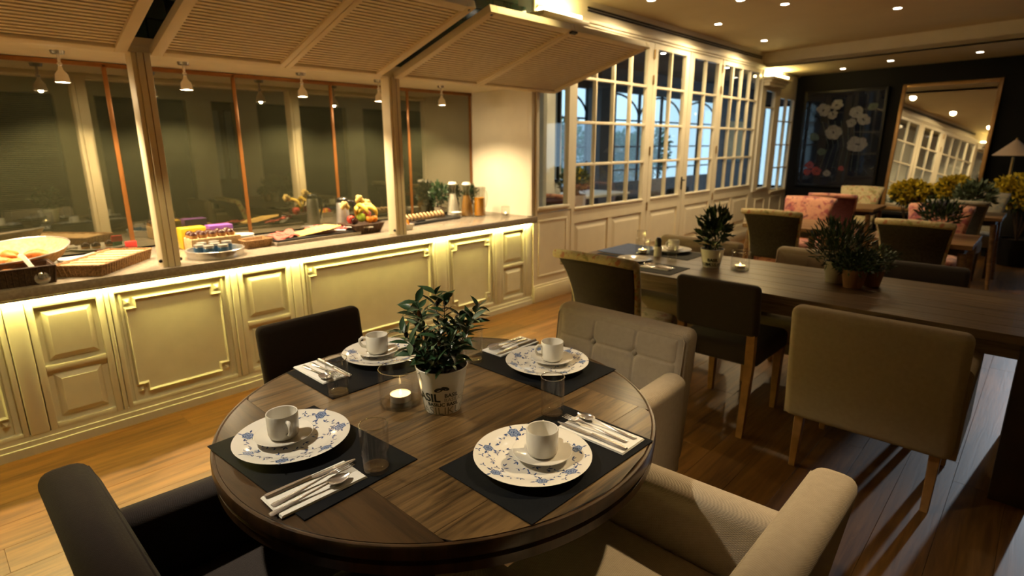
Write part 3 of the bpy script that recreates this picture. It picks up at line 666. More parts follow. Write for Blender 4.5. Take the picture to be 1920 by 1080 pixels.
# place settings: matte black mats, plates, saucers, cups, napkins, cutlery, glasses
def placemat(x, y, lx, ly, rz, label, z=TZ):
    o = MB().box(-lx / 2, lx / 2, -ly / 2, ly / 2, 0, .0025).build('placemat', 'placemat', bev=.0008, bseg=1); o.location = (x, y, z + .0003); o.rotation_euler = (0, 0, R(rz)); o['label'] = label; o['category'] = 'placemat'; o['group'] = 'black placemats'
placemat(.578, 1.245, .305, .462, 3.5, 'black placemat under the plate beside the tall glass at the left')
placemat(.985, .800, .468, .30, -1.0, 'black placemat nearest the camera, its corner past the table rim')
placemat(1.41, 1.215, .30, .46, 0, 'black placemat in front of the tufted beige armchair')
placemat(1.005, 1.635, .46, .305, 0, 'black placemat in front of the dark chair by the buffet')
ZP = TZ + .0029
def floral_print(t, r, seed):
    rn_ = random.Random(seed); dark, pale = MB(), MB()
    def zs(d):
        q = d / r
        for (a, z0), (b, z1) in zip(((0, .0075), (.60, .0075), (.70, .0125), (.99, .0225)), ((.60, .0075), (.70, .0125), (.99, .0225), (1.2, .03))):
            if a <= q <= b: return z0 + (z1 - z0) * (q - a) / (b - a)
        return .0075
    def add(m_, pts, lift):
        b = len(m_.v); m_.v += [Vector((x, y, zs(math.hypot(x, y)) + lift)) for x, y in pts]; m_.f.append(tuple(range(b, b + len(pts))))
    def disc(m_, x, y, a, b, rot, lift, n_=9):
        c_, s_ = math.cos(rot), math.sin(rot)
        add(m_, [(x + a * math.cos(2 * math.pi * k / n_) * c_ - b * math.sin(2 * math.pi * k / n_) * s_, y + a * math.cos(2 * math.pi * k / n_) * s_ + b * math.sin(2 * math.pi * k / n_) * c_) for k in range(n_)], lift)
    def leaf(x, y, L, rot, lift=.0003):
        c_, s_ = math.cos(rot), math.sin(rot)
        add(dark, [(x + u * L * c_ - v_ * L * s_, y + u * L * s_ + v_ * L * c_) for u, v_ in ((0, 0), (.3, .17), (.65, .15), (1, 0), (.65, -.15), (.3, -.17))], lift)
    def sprig(x, y, rot, n_, L):
        for k in range(n_):
            px, py = x + k * L * math.cos(rot + .12 * k), y + k * L * math.sin(rot + .12 * k)
            if math.hypot(px, py) > r * .95: break
            disc(dark, px, py, L * .55, .00045, rot + .12 * k, .00025, 6)
            leaf(px, py, L * rn_.uniform(.8, 1.25), rot + (.9 if k % 2 else -.9)); 
            if k == n_ - 1: leaf(px, py, L * 1.2, rot)
    nr = 7
    for k in range(nr):
        a = 2 * math.pi * k / nr + rn_.uniform(-.15, .15); d = r * rn_.uniform(.78, .86); x, y = d * math.cos(a), d * math.sin(a); q = .0155 * rn_.uniform(.85, 1.1)
        for j in range(6): disc(pale, x + q * .55 * math.cos(j * 1.05), y + q * .55 * math.sin(j * 1.05), q * .48, q * .40, j * 1.05, .0003 + .00002 * j)
        for j in range(6):
            b = j * 1.05 + .5; disc(dark, x + q * .72 * math.cos(b), y + q * .72 * math.sin(b), q * .10, q * .34, b, .00048, 6)
        for j in range(4):
            b = j * 1.57 + .3; disc(dark, x + q * .36 * math.cos(b), y + q * .36 * math.sin(b), q * .08, q * .24, b, .0005, 6)
        disc(dark, x, y, q * .16, q * .16, 0, .0005)
        for j in range(4): leaf(x + q * .95 * math.cos(j * 1.6 + a), y + q * .95 * math.sin(j * 1.6 + a), .0135 * rn_.uniform(.8, 1.2), j * 1.6 + a)
        sprig(x + q * 1.3 * math.cos(a + 1.9), y + q * 1.3 * math.sin(a + 1.9), a + 1.75, 5, .0105); sprig(x - q * 1.2 * math.cos(a), y - q * 1.2 * math.sin(a), a + 3.4, 4, .0105)
    for k in range(5):
        a = 2 * math.pi * k / 5 + .4; d = r * .42; sprig(d * math.cos(a), d * math.sin(a), a + 1.9, 5, .011)
    for k in range(16):
        a = rn_.random() * 6.28; d = r * rn_.uniform(.60, .93); x, y = d * math.cos(a), d * math.sin(a)
        for j in range(3): leaf(x, y, .0095, a + j * 2.1)
    o1 = dark.build('leaf_print', 'print_blue', t); o2 = pale.build('rose_print', 'print_pale', t); o1['kind'] = o2['kind'] = 'stuff'
def plate(x, y, rz, label, r=.144, z=ZP, mat='blue_china', grp='blue flowered plates'):
    t = thing('dinner_plate', (x, y, z), label, 'plate', grp, R(rz))
    MB().lathe([(0, .004), (r * .62, .004), (r * .70, .009), (r * .98, .020), (r, .0225), (r * .99, .0225), (r * .70, .0125), (r * .60, .0075), (0, .0075)], 64).build('well', mat, t, smooth=True)
    if mat == 'blue_china': floral_print(t, r, rz)
    MB().lathe([(r * .50, .0), (r * .52, 0), (r * .54, .005), (r * .48, .005)], 48).build('foot_ring', 'porcelain', t, smooth=True)
    return t
def saucer_cup(x, y, rz, labels, z=ZP + .0075, s=1.0):
    t = thing('saucer', (x, y, z), labels[0], 'saucer', 'white saucers', 0)
    MB().lathe([(0, .003), (.030, .0), (.036, .001), (.040, .004), (.070, .015), (.0735, .018), (.0725, .019), (.040, .008), (.034, .007), (0, .007)], 48).build('dish', 'porcelain', t, smooth=True)
    c = thing('coffee_cup', (x, y, z + .0072), labels[1], 'cup', 'white coffee cups', R(rz))
    MB().lathe([(0, .004), (.025, .0), (.030, .001), (.036, .006), (.0385, .014), (.0395, .066), (.0385, .068), (.0365, .067), (.0355, .014), (.032, .009), (0, .008)], 40).build('bowl', 'porcelain', c, smooth=True)
    MB().tube([(.037, 0, .054), (.052, 0, .057), (.061, 0, .050), (.062, 0, .038), (.054, 0, .026), (.037, 0, .020)], [.0055, .0055, .005, .005, .005, .0055], 8).build('handle', 'porcelain', c, smooth='all')
plate(.930, .812, 20, 'flowered plate on the nearest placemat'); saucer_cup(.952, .800, 38, ('white saucer on the nearest flowered plate', 'white cup with its handle hidden on the nearest plate'))
plate(.573, 1.325, 75, 'flowered plate on the left placemat'); saucer_cup(.560, 1.345, -98, ('white saucer off-centre on the left flowered plate', 'white cup with handle turned to the camera on the left plate'))
plate(1.085, 1.672, 130, 'flowered plate behind the olive plant'); saucer_cup(1.075, 1.690, 138, ('white saucer behind the candle glass', 'white cup standing nearest the dark chair back'))
plate(1.425, 1.180, 200, 'flowered plate before the tufted armchair'); saucer_cup(1.450, 1.178, 150, ('white saucer before the tufted beige armchair', 'white cup before the tufted beige armchair'))
def tumbler(x, y, label, r=.034, h=.118, z=ZP, grp='water tumblers'):
    t = thing('water_glass', (x, y, z), label, 'glass', grp)
    MB().lathe([(0, 0), (r * .88, 0), (r * .94, .003), (r, h), (r - .0018, h + .0005), (r - .0022, h - .002), (r * .86, .014), (r * .5, .011), (0, .010)], 32).build('wall', 'drink_glass', t, smooth=True)
    MB().lathe([(r * .86, .0015), (r * .90, .004), (r * .88, .010), (r * .5, .0102), (0, .0096), (0, .0015)], 24).build('base', 'carafe_glass', t, smooth=True)
    MB().tube([((r - .001) * math.cos(a), (r - .001) * math.sin(a), h) for a in [2 * math.pi * q / 32 for q in range(33)]], .0013, 6).build('rim', 'glass_rim', t, smooth='all')
tumbler(.648, 1.058, 'tall water glass right of the left plate')
tumbler(1.147, .928, 'tall water glass between plant shadow and nearest cutlery')
tumbler(.806, 1.500, 'water glass standing before the dark chair napkin')
tumbler(1.280, 1.398, 'water glass half hidden behind the olive plant')
def cutlery(kind, x, y, rz, label, z, s=1.0):
    t = thing(kind, (x, y, z), label, kind.replace('table_', '').replace('dinner_', ''), 'silver cutlery', R(rz))
    t.scale = (s, s, s)
    # handle along +x, tip at +x
    def bar(name, prof, zt=.0022, zb=0):
        rings = [[(px, w_, zz + zb), (px, w_ * .5, zz + zt), (px, -w_ * .5, zz + zt), (px, -w_, zz + zb)] for px, w_, zz in prof]
        MB().loft(rings).build(name, 'chrome', t, smooth=True)
    if kind == 'table_knife':
        bar('handle', [(-.105, .006, 0), (-.100, .0095, 0), (-.06, .0080, .001), (-.01, .0062, .002), (.0, .0058, .002)], .0055)
        bar('blade', [(.0, .0050, .002), (.008, .0085, .0015), (.06, .0090, .001), (.095, .0075, .001), (.112, .002, .001)], .0014)
    elif kind == 'table_fork':
        bar('handle', [(-.10, .006, 0), (-.095, .0095, 0), (-.06, .0065, .002), (-.01, .0032, .006), (.035, .0032, .010), (.045, .009, .011), (.055, .0115, .010)])
        for k in range(4):
            yy = -.0098 + k * .00653
            MB().tube([(.053, yy, .011), (.075, yy, .009), (.098, yy, .011)], [.0022, .0018, .0009], 6).build('tine', 'chrome', t, smooth='all')
    else:
        bar('handle', [(-.10, .005, 0), (-.095, .0085, 0), (-.06, .006, .002), (-.01, .003, .006), (.035, .0032, .010)])
        rings = []
        for q in range(9):
            a = q / 8; px = .033 + a * .055; w_ = .0185 * math.sin(math.pi * min(1, .12 + a * .86)) ** .75
            rings.append([(px, w_ * math.cos(b), .0105 - .0085 * math.sin(math.pi * a) ** .8 * math.sin(b)) for b in [math.pi * i / 8 for i in range(9)]])
        MB().loft(rings, False, False, False).build('bowl', 'chrome', t, smooth='all')
def napkin(x, y, lx, ly, rz, label, z=ZP):
    m_ = MB()
    for k in range(3):
        m_.box(-lx / 2 + .001 * k, lx / 2 - .0015 * k, -ly / 2 + .001 * k, ly / 2 - .001 * k, k * .0016, k * .0016 + .0013)
    o = m_.build('napkin', 'napkin', bev=.0005, bseg=1); o.location = (x, y, z); o.rotation_euler = (0, 0, R(rz)); o['label'] = label; o['category'] = 'napkin'; o['group'] = 'folded white napkins'
ZN = ZP + .0052
napkin(.512, 1.093, .205, .102, 0, 'folded white napkin left under knife, fork and spoon')
cutlery('table_knife', .520, 1.128, -2, 'knife lying on the left napkin', ZN); cutlery('table_fork', .512, 1.096, 2, 'fork lying on the left napkin', ZN); cutlery('table_spoon', .495, 1.066, 0, 'spoon lying on the left napkin', ZN)
napkin(1.152, .768, .105, .208, 0, 'folded white napkin at the right table edge')
cutlery('table_knife', 1.120, .772, 91, 'knife on the napkin at the right table edge', ZN); cutlery('table_fork', 1.150, .786, 93, 'fork on the napkin at the right table edge', ZN); cutlery('table_spoon', 1.184, .778, 90, 'spoon on the napkin at the right table edge', ZN)
napkin(.862, 1.705, .105, .205, 0, 'folded white napkin before the dark chair')
cutlery('table_spoon', .835, 1.690, -92, 'spoon on the napkin before the dark chair', ZN); cutlery('table_fork', .865, 1.690, -92, 'fork on the napkin before the dark chair', ZN); cutlery('table_knife', .898, 1.695, -91, 'knife on the napkin before the dark chair', ZN)
napkin(1.478, 1.402, .215, .10, 0, 'folded white napkin left of the tufted armchair plate')
cutlery('table_spoon', 1.468, 1.432, 180, 'spoon on the napkin beside the tufted armchair plate', ZN); cutlery('table_fork', 1.470, 1.405, 180, 'fork on the napkin beside the tufted armchair plate', ZN); cutlery('table_knife', 1.480, 1.372, 180, 'knife on the napkin beside the tufted armchair plate', ZN)
def candle_glass(x, y, label, z=TZ, r=.062, h=.112, power=.5):
    t = thing('candle_holder', (x, y, z), label, 'candle holder', 'glass tealight holders')
    MB().lathe([(0, 0), (r * .97, 0), (r, .004), (r, h), (r - .0022, h + .0005), (r - .0028, h - .002), (r - .003, .014), (r * .6, .011), (0, .010)], 40).build('jar', 'drink_glass', t, smooth=True)
    MB().lathe([(0, .001), (r * .93, .001), (r * .95, .005), (r * .92, .010), (0, .0095)], 32).build('base', 'carafe_glass', t, smooth=True)
    MB().tube([((r - .0012) * math.cos(a), (r - .0012) * math.sin(a), h) for a in [2 * math.pi * q / 40 for q in range(41)]], .0015, 6).build('rim', 'glass_rim', t, smooth='all')
    c = thing('tealight', (x, y, z + .0108), label.replace('glass holder', 'tealight').replace('holding a lit tealight', 'burning in its glass'), 'candle', 'lit tealights')
    MB().lathe([(0, 0), (.0305, 0), (.0315, .020), (.030, .020), (.029, .002), (0, .002)], 28).build('tin', 'aluminium', c, smooth=True)
    MB().lathe([(0, .002), (.0292, .002), (.0295, .0165), (.026, .0158), (0, .0150)], 28).build('wax', 'wax_glow', c, smooth=True)
    MB().lathe([(0, .015), (.0028, .018), (.0034, .021), (.0022, .026), (.0004, .032)], 10).build('flame', 'flame', c, smooth=True)
    light('tealight_glow', 'POINT', (x, y, z + .0108 + .021), power, (1, .6, .22), size=.003, parent=c)
candle_glass(.905, 1.315, 'clear glass holder beside the olive plant holding a lit tealight')
# olive plant in a printed pot
PX, PY = .972, 1.200
op = thing('olive_plant', (PX, PY, TZ + .0005), 'leafy olive plant in a white printed pot on the round table', 'potted plant')
PH, PR0, PR1 = .135, .052, .076
MB().lathe([(0, 0), (PR0, 0), (PR0 + .001, .003), (PR1, PH), (PR1 - .0025, PH + .001), (PR1 - .004, PH - .003), (PR0 - .002, .01), (0, .01)], 48).build('pot', 'porcelain', op, smooth=True)
MB().lathe([(0, PH - .022), (PR1 - .008, PH - .024), (PR1 - .012, PH - .04), (0, PH - .04)], 32).build('soil', 'soil', op)
def pot_text(txt, size, ang, z, mat, bold=0, par=op, h=PH, r0=PR0, r1=PR1, name='lettering', lift=.0006):
    cu = bpy.data.curves.new('lettering', 'FONT'); cu.body = txt; cu.size = size; cu.offset = bold; cu.resolution_u = 3
    to = bpy.data.objects.new('lettering_src', cu); col.objects.link(to)
    dg = bpy.context.evaluated_depsgraph_get(); me = bpy.data.meshes.new_from_object(to.evaluated_get(dg)); bpy.data.objects.remove(to)
    bm = bmesh.new(); bm.from_mesh(me)
    for _ in range(2):
        ed = [e for e in bm.edges if e.calc_length() > .006]
        if ed: bmesh.ops.subdivide_edges(bm, edges=ed, cuts=1); bmesh.ops.triangulate(bm, faces=bm.faces)
    for v_ in bm.verts:
        zz = z + v_.co.y; rad = r0 + (r1 - r0) * zz / h + lift; a = ang + v_.co.x / (r0 + (r1 - r0) * z / h)
        v_.co = Vector((rad * math.cos(a), rad * math.sin(a), zz))
    bm.to_mesh(me); bm.free(); me.materials.clear()
    return link(name, me, mat, par)
# the side of the pot towards the dining room
FA = math.atan2(-PY, -PX)
pot_text('BASIL', .036, FA - 1.58, .044, 'print_dark', .0012)
pot_text('BASIL', .017, FA + .08, .058, 'print_dark', .0004)
pot_text('BASILICO', .017, FA + .06, .043, 'print_grey', 0, lift=.0005)
pot_text('BASILIC BASIL', .015, FA - .78, .029, 'print_dark', .0005)
pot_text('BASILIKUM', .034, FA - 1.55, .002, 'print_grey', -.0003)
pot_text('BASIL', .036, FA + 1.5, .044, 'print_dark', .0012)
pot_text('BASILIKUM', .034, FA + 1.3, .002, 'print_grey', -.0003)
for k, (da, dz, sl, sz) in enumerate(((-.14, .083, .3, .010), (.14, .087, -.3, .009), (.0, .087, 1.2, .005))):
    a = FA + da - .02; m_ = MB(); pts = []
    for q in range(12):
        b = 2 * math.pi * q / 12; ux, uz = sz * 1.3 * math.cos(b), sz * .55 * math.sin(b) * (1.2 if k < 2 else .5)
        vx, vz = ux * math.cos(sl) - uz * math.sin(sl), ux * math.sin(sl) + uz * math.cos(sl)
        zz = dz + vz; rad = PR0 + (PR1 - PR0) * zz / PH + .0008; aa = a + vx / .064
        pts.append((rad * math.cos(aa), rad * math.sin(aa), zz))
    m_.v = [Vector(q) for q in pts]; m_.f = [tuple(range(12))]; m_.build('leaf_print', 'print_dark', op)
def leaf_mesh(L, W, mat, bend=.15):
    m_ = MB(); N = 5
    for i in range(N + 1):
        a = i / N; w_ = W * math.sin(math.pi * min(.995, max(.04, a ** .85))) ; zz = -bend * L * a * a
        m_.v += [Vector((L * a, -w_, zz + w_ * .35)), Vector((L * a, 0, zz)), Vector((L * a, w_, zz + w_ * .35))]
    for i in range(N):
        b = i * 3; m_.f += [(b, b + 1, b + 4, b + 3), (b + 1, b + 2, b + 5, b + 4)]
    me = m_.mesh('leaf', smooth='all'); me.materials.append(MATS[mat]); return me
lms = [leaf_mesh(.064, .0115, 'leaf_olive'), leaf_mesh(.054, .0105, 'leaf_olive', .3), leaf_mesh(.044, .0095, 'leaf_olive', 0), leaf_mesh(.056, .0095, 'leaf_pale', .2)]
rn = random.Random(11)
for s_ in range(14):
    a = s_ * 2.39996 + .6; lean = rn.uniform(.30, .85) if s_ > 2 else rn.uniform(.05, .25); H_ = rn.uniform(.16, .25)
    base = Vector((math.cos(a) * .02, math.sin(a) * .02, PH - .03)); d = Vector((math.cos(a) * lean, math.sin(a) * lean, 1)).normalized()
    pts = [base + d * H_ * q / 6 + Vector((0, 0, -.02 * lean * (q / 6) ** 2)) + Vector((rn.gauss(0, .003), rn.gauss(0, .003), 0)) for q in range(7)]
    MB().tube(pts, [.0028 - .0003 * q for q in range(7)], 6).build('stem', 'stem', op, smooth='all')
    for q in (1, 1.5, 2.2, 2.8, 3.4, 4, 4.5, 5, 5.5, 6):
        npair = 2 if q < 6 else 3
        for k in range(npair):
            ph = rn.random() * .7 + k * (2 * math.pi / npair) + q * 1.57
            out = (Matrix.Rotation(ph, 3, d) @ d.orthogonal().normalized())
            ax = (out * rn.uniform(.7, 1.0) + d * rn.uniform(.35, .95) + Vector((0, 0, rn.uniform(-.25, .15)))).normalized()
            sd = ax.cross(Vector((0, 0, 1))).normalized(); nr = sd.cross(ax)
            if nr.z < 0: nr = -nr; sd = -sd
            M3 = Matrix((ax, -sd if False else nr.cross(ax), nr)).transposed()
            o = link('leaf', lms[3] if rn.random() < .10 else lms[rn.randrange(3)], None, op)
            sc = rn.uniform(.75, 1.12); o.matrix_local = Matrix.Translation(pts[int(q)].lerp(pts[min(6, int(q) + 1)], q - int(q))) @ M3.to_4x4() @ Matrix.Rotation(rn.uniform(-.6, .6), 4, 'X') @ Matrix.Scale(sc, 4)
    if s_ in (1, 3, 4, 6, 8, 9):
        MB().blob(pts[5] + Vector((rn.gauss(0, .008), rn.gauss(0, .008), .006)), (.0065, .0065, .009), 10, 8).build('olive', 'olive_ripe' if s_ in (1, 4) else 'olive_fruit', op, smooth='all')

# ================================================================== CHAIRS
def shear(k, z0): # lean backwards: y -= k*(z-z0)
    M = Matrix.Identity(4); M[1][2] = -k; M[1][3] = k * z0; return M
def taper_leg(par, x, y, z1, w1, w0, dx=0, dy=0, mat='chair_wood', name='leg'):
    r1, r0 = w1 / 2, w0 / 2
    MB().loft([[(x + dx - r0, y + dy - r0, 0), (x + dx + r0, y + dy - r0, 0), (x + dx + r0, y + dy + r0, 0), (x + dx - r0, y + dy + r0, 0)],
               [(x - r1, y - r1, z1), (x + r1, y - r1, z1), (x + r1, y + r1, z1), (x - r1, y + r1, z1)]]).build(name, mat, par, bev=.003, bseg=1)
def armchair(loc, rz, label, fab='beige_linen', btn='beige_button'):
    t = thing('armchair', loc, label, 'armchair', 'upholstered armchairs', rz)
    rbox('seat_base', fab, t, -.285, .285, -.25, .265, .25, .335, .018)
    rbox('seat', fab, t, -.243, .243, -.24, .285, .33, .465, .035, 4)
    M = shear(.13, .26)
    bk = rbox('backrest', fab, t, -.318, .318, -.335 + .02, -.235 + .02, .27, .812, .034, 4, M)
    nx, nz = 116, 68; x0, x1, z0, z1 = -.288, .288, .45, .788; m_ = MB()
    vs, hs = (-.10, .10), (.545, .685)
    for j in range(nz + 1):
        for i in range(nx + 1):
            x = x0 + (x1 - x0) * i / nx; z = z0 + (z1 - z0) * j / nz
            d = min(min(abs(x - q) for q in vs), min(abs(z - q) for q in hs))
            db = min(math.hypot(x - q, z - r_) for q in vs for r_ in hs)
            e = min(x - x0, x1 - x, z1 - z, .06)
            h = .015 * (1 - math.exp(-(e / .016))) * 1.0 - .0038 * math.exp(-(d / .0050) ** 2) - .009 * math.exp(-(db / .020) ** 2)
            m_.v.append(Vector((x, -.222 - .13 * (z - .26) + h, z)))
    for j in range(nz):
        for i in range(nx):
            b = j * (nx + 1) + i; m_.f.append((b, b + 1, b + nx + 2, b + nx + 1))
    m_.build('back_cushion', fab, t, smooth='all')
    for q in vs:
        for r_ in hs: MB().blob((q, -.222 - .13 * (r_ - .26) + .006, r_), (.013, .007, .013), 12, 6).build('button', btn, t, smooth='all')
    pts = [(s * .318, -.245 - .13 * (z - .26), z) for s, z in [(-1, .30), (-1, .76)]]
    MB().tube([(-.302, -.221 - .13 * (.47 - .26), .47), (-.302, -.221 - .13 * .50, .775), (-.285, -.221 - .13 * .535, .795), (.285, -.221 - .13 * .535, .795), (.302, -.221 - .13 * .50, .775), (.302, -.221 - .13 * .21, .47)], .0028, 6).build('piping', fab, t, smooth='all')
    for s in (-1, 1):
        a0, a1 = (.240, .330) if s > 0 else (-.330, -.240)
        m_ = MB(); rings = []
        for k in range(13):
            y = -.255 + .53 * k / 12; zt = .655 - .018 * k / 12; a = k / 12
            ri = [(a0, y, .26), (a1, y, .26), (a1 + s * .0, y, zt - .05)]
            xc = (a0 + a1) / 2; w_ = (a1 - a0) / 2 + .004
            ri += [(xc + w_ * math.cos(b), y, zt - .034 + .034 * math.sin(b)) for b in [math.pi * q / 10 for q in range(11)]] + [(a0, y, zt - .05)]
            rings.append(ri)
        fin = [((q[0] - (a0 + a1) / 2) * .82 + (a0 + a1) / 2, q[1] + .012, .26 + (q[2] - .26) * .985) for q in rings[-1]]
        m_.loft(rings + [fin]).build('armrest', fab, t, smooth=True)
    for sx in (-.262, .262):
        taper_leg(t, sx, .235, .26, .042, .030); taper_leg(t, sx, -.225, .27, .042, .030, 0, -.03)
    return t
def side_chair(loc, rz, label, fab='dark_linen'):
    t = thing('dining_chair', loc, label, 'chair', 'upholstered dining chairs', rz)
    rbox('seat', fab, t, -.225, .225, -.225, .245, .372, .485, .035, 4)
    M = shear(.14, .52)
    rbox('backrest', fab, t, -.222, .222, -.262, -.198, .545, .822, .028, 4, M)
    for sx in (-.19, .19):
        taper_leg(t, sx, .215, .38, .046, .032)
        MB().loft([[(sx - .016, -.285, 0), (sx + .016, -.285, 0), (sx + .016, -.255, 0), (sx - .016, -.255, 0)], [(sx - .021, -.25, .40), (sx + .021, -.25, .40), (sx + .021, -.208, .40), (sx - .021, -.208, .40)],
                   [(sx - .020, -.262, .60), (sx + .020, -.262, .60), (sx + .020, -.226, .60), (sx - .020, -.226, .60)]]).build('leg', 'chair_wood', t)
    return t
def scroll_chair(loc, rz, label, front='cream_floral', back='brown_velvet', seat=None, H=.92):
    t = thing('scroll_chair', loc, label, 'chair', 'flared-back upholstered chairs', rz); seat = seat or front
    # seat with rounded front
    rings = []
    for k, (s_, z) in enumerate(((.90, .355), (1.0, .37), (1.0, .44), (.965, .475), (.80, .492), (.3, .498))):
        rings.append([(s_ * (.235 * math.copysign(abs(math.cos(b)) ** .45, math.cos(b))), .03 + s_ * (.25 * math.copysign(abs(math.sin(b)) ** .5, math.sin(b))), z) for b in [2 * math.pi * q / 32 for q in range(32)]])
    MB().loft(rings).build('seat', seat, t, smooth='all')
    def W(v): return .205 + .045 * v ** 2.2
    def YB(v): return -.215 - .05 * v - .085 * v ** 3
    def surf(off, wadd, x):   # profile points
        pass
    N = 14; rf = []; rb = []
    zb, zt = .475, H - .02
    for i in range(N + 1):
        v = i / N; z = zb + (zt - zb) * v; w_ = W(v); y = YB(v)
        rf.append([(w_, y - .040, z), (w_ + .012, y - .015, z), (w_ + .004, y + .012, z)] + [(w_ * q, y + .026 - .010 * (1 - q * q) * 0 + .012 * (1 - q * q) - .02 * 0, z) for q in (.9, .6, .3, 0, -.3, -.6, -.9)] + [(-w_ - .004, y + .012, z), (-w_ - .012, y - .015, z), (-w_, y - .040, z)])
    v = 1.0; y = YB(1); top = [(q[0] * .985, (q[1] - (y - .02)) * .55 + y - .03, H) for q in rf[-1]]
    MB().loft(rf + [top], True, True).build('backrest', front, t, smooth='all')
    for i in range(N + 1):
        v = i / N; z = zb + (zt - .012 - zb) * v; w_ = W(v) - .006; y = YB(v) - .038
        rb.append([(w_, y, z), (w_ * .97, y - .008, z), (0, y - .014, z), (-w_ * .97, y - .008, z), (-w_, y, z), (-w_, y + .01, z), (w_, y + .01, z)])
    MB().loft(rb).build('back_panel', back, t, smooth='all')
    MB().tube([(-W(1) - .004, YB(1) - .044, H - .018), (-.12, YB(1) - .052, H - .012), (0, YB(1) - .054, H - .010), (.12, YB(1) - .052, H - .012), (W(1) + .004, YB(1) - .044, H - .018)], .025, 10).build('scroll_roll', front, t, smooth='all')
    for sx in (-.195, .195):
        taper_leg(t, sx, .22, .37, .040, .026, mat='dark_leg')
        MB().loft([[(sx - .015, -.30, 0), (sx + .015, -.30, 0), (sx + .015, -.27, 0), (sx - .015, -.27, 0)], [(sx - .02, -.235, .38), (sx + .02, -.235, .38), (sx + .02, -.195, .38), (sx - .02, -.195, .38)], [(sx - .018, -.25, .52), (sx + .018, -.25, .52), (sx + .018, -.215, .52), (sx - .018, -.215, .52)]]).build('leg', 'dark_leg', t)
    return t
A0, A90, A180, AM90 = 0, R(90), R(180), R(-90)
arm = armchair((1.625, 1.214, 0), A90, 'beige button-tufted armchair behind the round table')
clone(arm, (.98, .575, 0), A0, 'beige woven armchair cropped at the bottom right of the round table')
DK = {'beige_linen': 'dark_linen', 'beige_button': 'dark_linen'}; BR = {'beige_linen': 'brown_linen', 'beige_button': 'brown_linen'}
clone(arm, (.462, 1.20, 0), AM90, 'dark charcoal armchair in the bottom left corner', DK)
clone(arm, (2.95, .43, 0), AM90, 'beige armchair seen from behind at the long table')
clone(arm, (3.70, 1.86, 0), A90, 'tan armchair at the far side of the long table behind the cup', BR)
clone(arm, (3.76, 1.0, 0), A90, 'taupe armchair at the far side of the long table behind the potted herbs', BR)
sc = side_chair((1.045, 1.86, 0), A180, 'dark charcoal chair between the round table and the buffet')
clone(sc, (3.055, 1.175, 0), AM90, 'dark chair with oak legs seen from behind at the long table')
clone(sc, (3.72, .475, 0), A90, 'black chair at the far side of the long table, right of the herbs')
fc = scroll_chair((2.86, 1.735, 0), AM90, 'flared brown velvet chair with cream floral edge at the long table')
GR = {'brown_velvet': 'olive_velvet'}
ga = clone(fc, (5.63, 1.785, 0), AM90, 'olive velvet flared chair at the square table by the glazed doors', GR)
gb = clone(fc, (5.63, .725, 0), AM90, 'dark olive velvet flared chair at the right-hand square table', {'brown_velvet': 'olive_velvet'})
for c_ in (ga, gb):
    for ch in c_.children:
        if ch.name.startswith('seat'): ch.data = ch.data.copy(); ch.data.materials.clear(); ch.data.materials.append(MATS['pink_floral'])
PK = {'cream_floral': 'pink_floral', 'brown_velvet': 'plum_velvet'}
clone(fc, (6.47, 1.925, 0), A90, 'pink floral chair facing the camera behind the left square table', PK)
clone(fc, (7.83, 1.86, 0), AM90, 'plum-backed pink chair standing farthest left, seen from behind', PK)
clone(fc, (6.42, .745, 0), A90, 'pink floral chair behind the lavender bowl', PK)
clone(fc, (7.78, .69, 0), AM90, 'slate grey velvet chair with pale edge behind the lavender bowl', {'brown_velvet': 'slate_velvet', 'cream_floral': 'grey_floral'})
clone(fc, (8.66, 1.90, 0), A90, 'pale patterned chair in front of the flower picture', {'cream_floral': 'cream_floral'})
clone(fc, (8.48, .60, 0), A90, 'pale grey patterned chair below the cone lamp', {'cream_floral': 'grey_floral', 'brown_velvet': 'slate_velvet'})

# ================================================================== LONG TABLE AND SQUARE TABLES
LX0, LX1, LY0, LY1 = 2.95, 3.80, -.22, 2.34
lt = thing('long_table', ((LX0 + LX1) / 2, (LY0 + LY1) / 2, 0), 'long dark oak table with saw-marked plank top', 'table')
hw, hl = (LX1 - LX0) / 2, (LY1 - LY0) / 2
for k in range(6):
    a = -hw + k * 2 * hw / 6; MB().box(a + .0008, a + 2 * hw / 6 - .0008, -hl + .10, hl - .10, .712, .75).build('plank', 'long_oak', lt, bev=.0015, bseg=1)
for s in (-1, 1): MB().box(-hw, hw, s * hl - (.10 if s > 0 else 0), s * hl + (0 if s > 0 else .10), .712, .7502).build('end_board', 'long_oak', lt, bev=.002, bseg=1)
MB().box(-hw + .06, hw - .06, -hl + .08, hl - .08, .635, .712).build('apron', 'long_oak', lt)
for sx in (-1, 1):
    for sy in (-1, 1): MB().box(sx * (hw - .10) - .065, sx * (hw - .10) + .065, sy * (hl - .14) - .065, sy * (hl - .14) + .065, 0, .70).build('leg', 'dark_leg', lt, bev=.005)
def square_table(x0, x1, y0, y1, label):
    t = thing('square_table', ((x0 + x1) / 2, (y0 + y1) / 2, 0), label, 'table', 'small square tables'); hx, hy = (x1 - x0) / 2, (y1 - y0) / 2
    for k in range(4):
        a = -hx + k * hx / 2; MB().box(a + .001, a + hx / 2 - .001, -hy, hy, .715, .75).build('plank', 'side_oak', t, bev=.002, bseg=1)
    MB().box(-hx + .05, hx - .05, -hy + .05, hy - .05, .66, .716).build('apron', 'dark_leg', t)
    for sx in (-1, 1):
        for sy in (-1, 1): MB().tube([(sx * (hx - .06), sy * (hy - .06), .68), (sx * (hx - .035), sy * (hy - .035), .30), (sx * (hx - .01), sy * (hy - .01), 0)], [.030, .024, .018], 10).build('leg', 'side_oak', t, smooth=True)
square_table(5.53, 6.28, 1.46, 2.14, 'square oak table between the olive chair and the pink floral chair')
